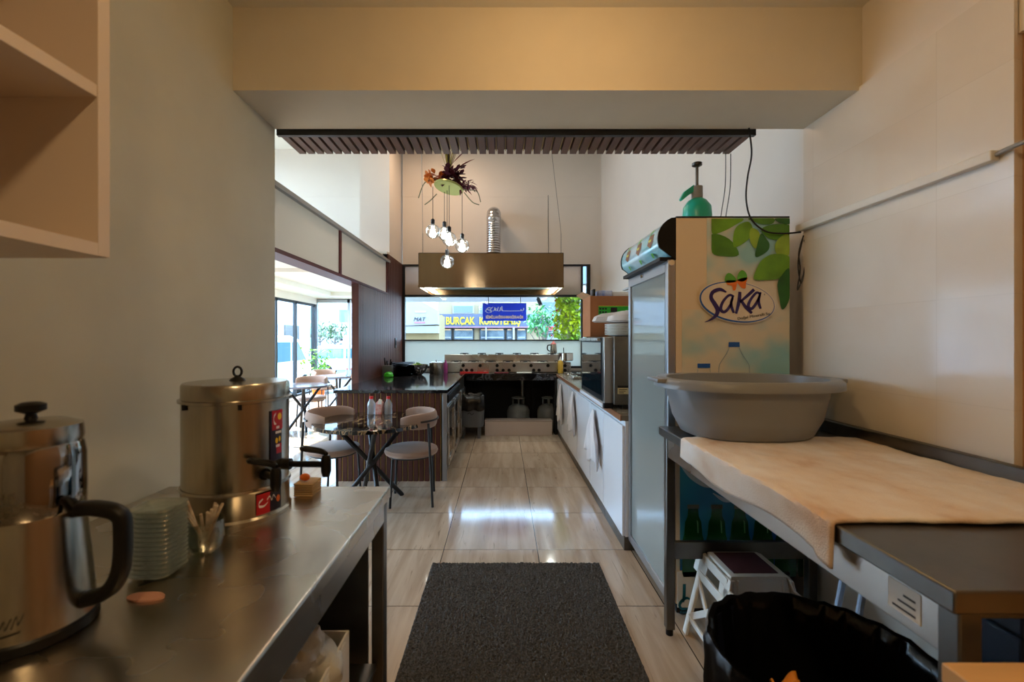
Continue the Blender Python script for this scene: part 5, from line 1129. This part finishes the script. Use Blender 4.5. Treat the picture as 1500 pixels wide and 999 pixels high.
# cars
def car(label, loc, rot, h=1.75, ln=4.4):
    t = thing('parked_car', label, 'car', (0, 0, 0), 'white cars outside'); wd = 1.75
    prof = [(-ln/2, .35), (-ln/2, .95), (-ln/2+.15, h*.62), (-ln/2+.45, h*.97), (-ln/2+.8, h), (ln*.12, h), (ln*.22, h*.95), (ln*.36, h*.62), (ln/2-.12, h*.50), (ln/2, .68), (ln/2, .35)]
    MB().prism([(x, -wd/2, z) for x, z in prof], (0, wd, 0)).build('body', mat('car_white', C3(232, 234, 238), .2, coat=1), t, bevel=.06)
    gm = mat('car_glass', C3(60, 110, 140), .05, coat=1)
    for s_ in (-1, 1):
        for x0, x1, x2, x3 in ((-ln/2+.42, -ln/2+.62, -.55, -.55), (-.45, -.45, ln*.10, ln*.10), (ln*.12, ln*.12, ln*.20, ln*.32)):
            MB().prism([(x0, s_*wd/2+s_*.004, h*.60), (x1, s_*wd/2+s_*.004, h*.90), (x2, s_*wd/2+s_*.004, h*.90), (x3, s_*wd/2+s_*.004, h*.60)], (0, s_*.006, 0)).build('side_window', gm, t)
        for x in (-ln*.31, ln*.30):
            wh = MB().tube([(x, s_*(wd/2-.18), .32), (x, s_*(wd/2+.02), .32)], .32, 28).build('wheel', M['rubber'], t); MB().tube([(x, s_*(wd/2+.02), .32), (x, s_*(wd/2+.03), .32)], .2, 20).build('hubcap', M['alu'], wh)
        bx('tail_light', M['red'], t, -ln/2-.01, -ln/2+.03, s_*(wd/2-.12)-.08, s_*(wd/2-.12)+.08, .9, 1.15)
    bx('rear_window', gm, t, -ln/2+.10, -ln/2+.16, -.6, .6, h*.66, h*.84); bx('number_plate', M['paper'], t, -ln/2-.012, -ln/2, -.26, .26, .62, .74)
    t.location = loc; t.rotation_euler = (0, 0, rot); return t
car('white van parked outside the left glass facade', (-6.9, 12.3, GZ), PI/2, 1.8, 4.6)
car('white car parked beyond the far dining window', (-6.6, 20.5, GZ), .25, 1.45, 4.2)
car('white car with red tail lights beside the walking person outside', (-6.9, 26, GZ), 1.25, 1.5, 4.2)
# pedestrian
def person(loc, rot):
    t = thing('person', 'person in a dark jacket and blue trousers walking on the street outside', 'person', (0, 0, 0))
    V = [(0,0,.95),(0,0,1.15),(0,.0,1.38),(0,.0,1.48),(0,.02,1.60),(0,.02,1.70), (.19,0,1.40),(.25,.05,1.14),(.23,.20,.95), (-.19,0,1.40),(-.25,-.08,1.14),(-.24,-.02,.90), (.09,0,.90),(.10,.16,.50),(.10,.10,.07),(.10,.24,.03), (-.09,0,.90),(-.10,-.06,.50),(-.10,-.34,.12),(-.10,-.26,.03)]
    E = [(0,1),(1,2),(2,3),(3,4),(4,5),(2,6),(6,7),(7,8),(2,9),(9,10),(10,11),(0,12),(12,13),(13,14),(14,15),(0,16),(16,17),(17,18),(18,19)]
    Rr = [.15,.14,.15,.055,.085,.07,.065,.05,.035,.065,.05,.035,.09,.06,.04,.035,.09,.06,.04,.035]
    def skin(name, vi, grow, m_, parent):
        mp = {v: i for i, v in enumerate(vi)}; me = bpy.data.meshes.new(name); me.from_pydata([V[v] for v in vi], [(mp[a], mp[b_]) for a, b_ in E if a in mp and b_ in mp], [])
        o = bpy.data.objects.new(name, me); COL.objects.link(o); o.modifiers.new('skin', 'SKIN'); 
        if not me.skin_vertices: pass
        for i, v in enumerate(vi): me.skin_vertices[0].data[i].radius = (Rr[v]+grow, Rr[v]*.8+grow); me.skin_vertices[0].data[i].use_root = (i == 0)
        md = o.modifiers.new('sub', 'SUBSURF'); md.levels = md.render_levels = 1
        dg = bpy.context.evaluated_depsgraph_get(); m2 = bpy.data.meshes.new_from_object(o.evaluated_get(dg)); bpy.data.objects.remove(o)
        return MB().mesh(m2).build(name, m_, parent, dbl=False, ang=90)
    skin('body', list(range(20)), 0, mat('skin', C3(190, 150, 125), .6), t)
    skin('jacket', [0,1,2,6,7,8,9,10,11], .02, mat('dark_jacket', C3(40, 60, 76), .8), t); skin('trousers', [0,12,13,14,16,17,18], .018, mat('blue_trousers', C3(40, 84, 120), .8), t)
    MB().sphere((0, .03, 1.68), .105, .9, 1, .9).build('hair', M['black'], t)
    t.location = loc; t.rotation_euler = (0, 0, rot)
person((-10.8, 30, GZ), -1.3)
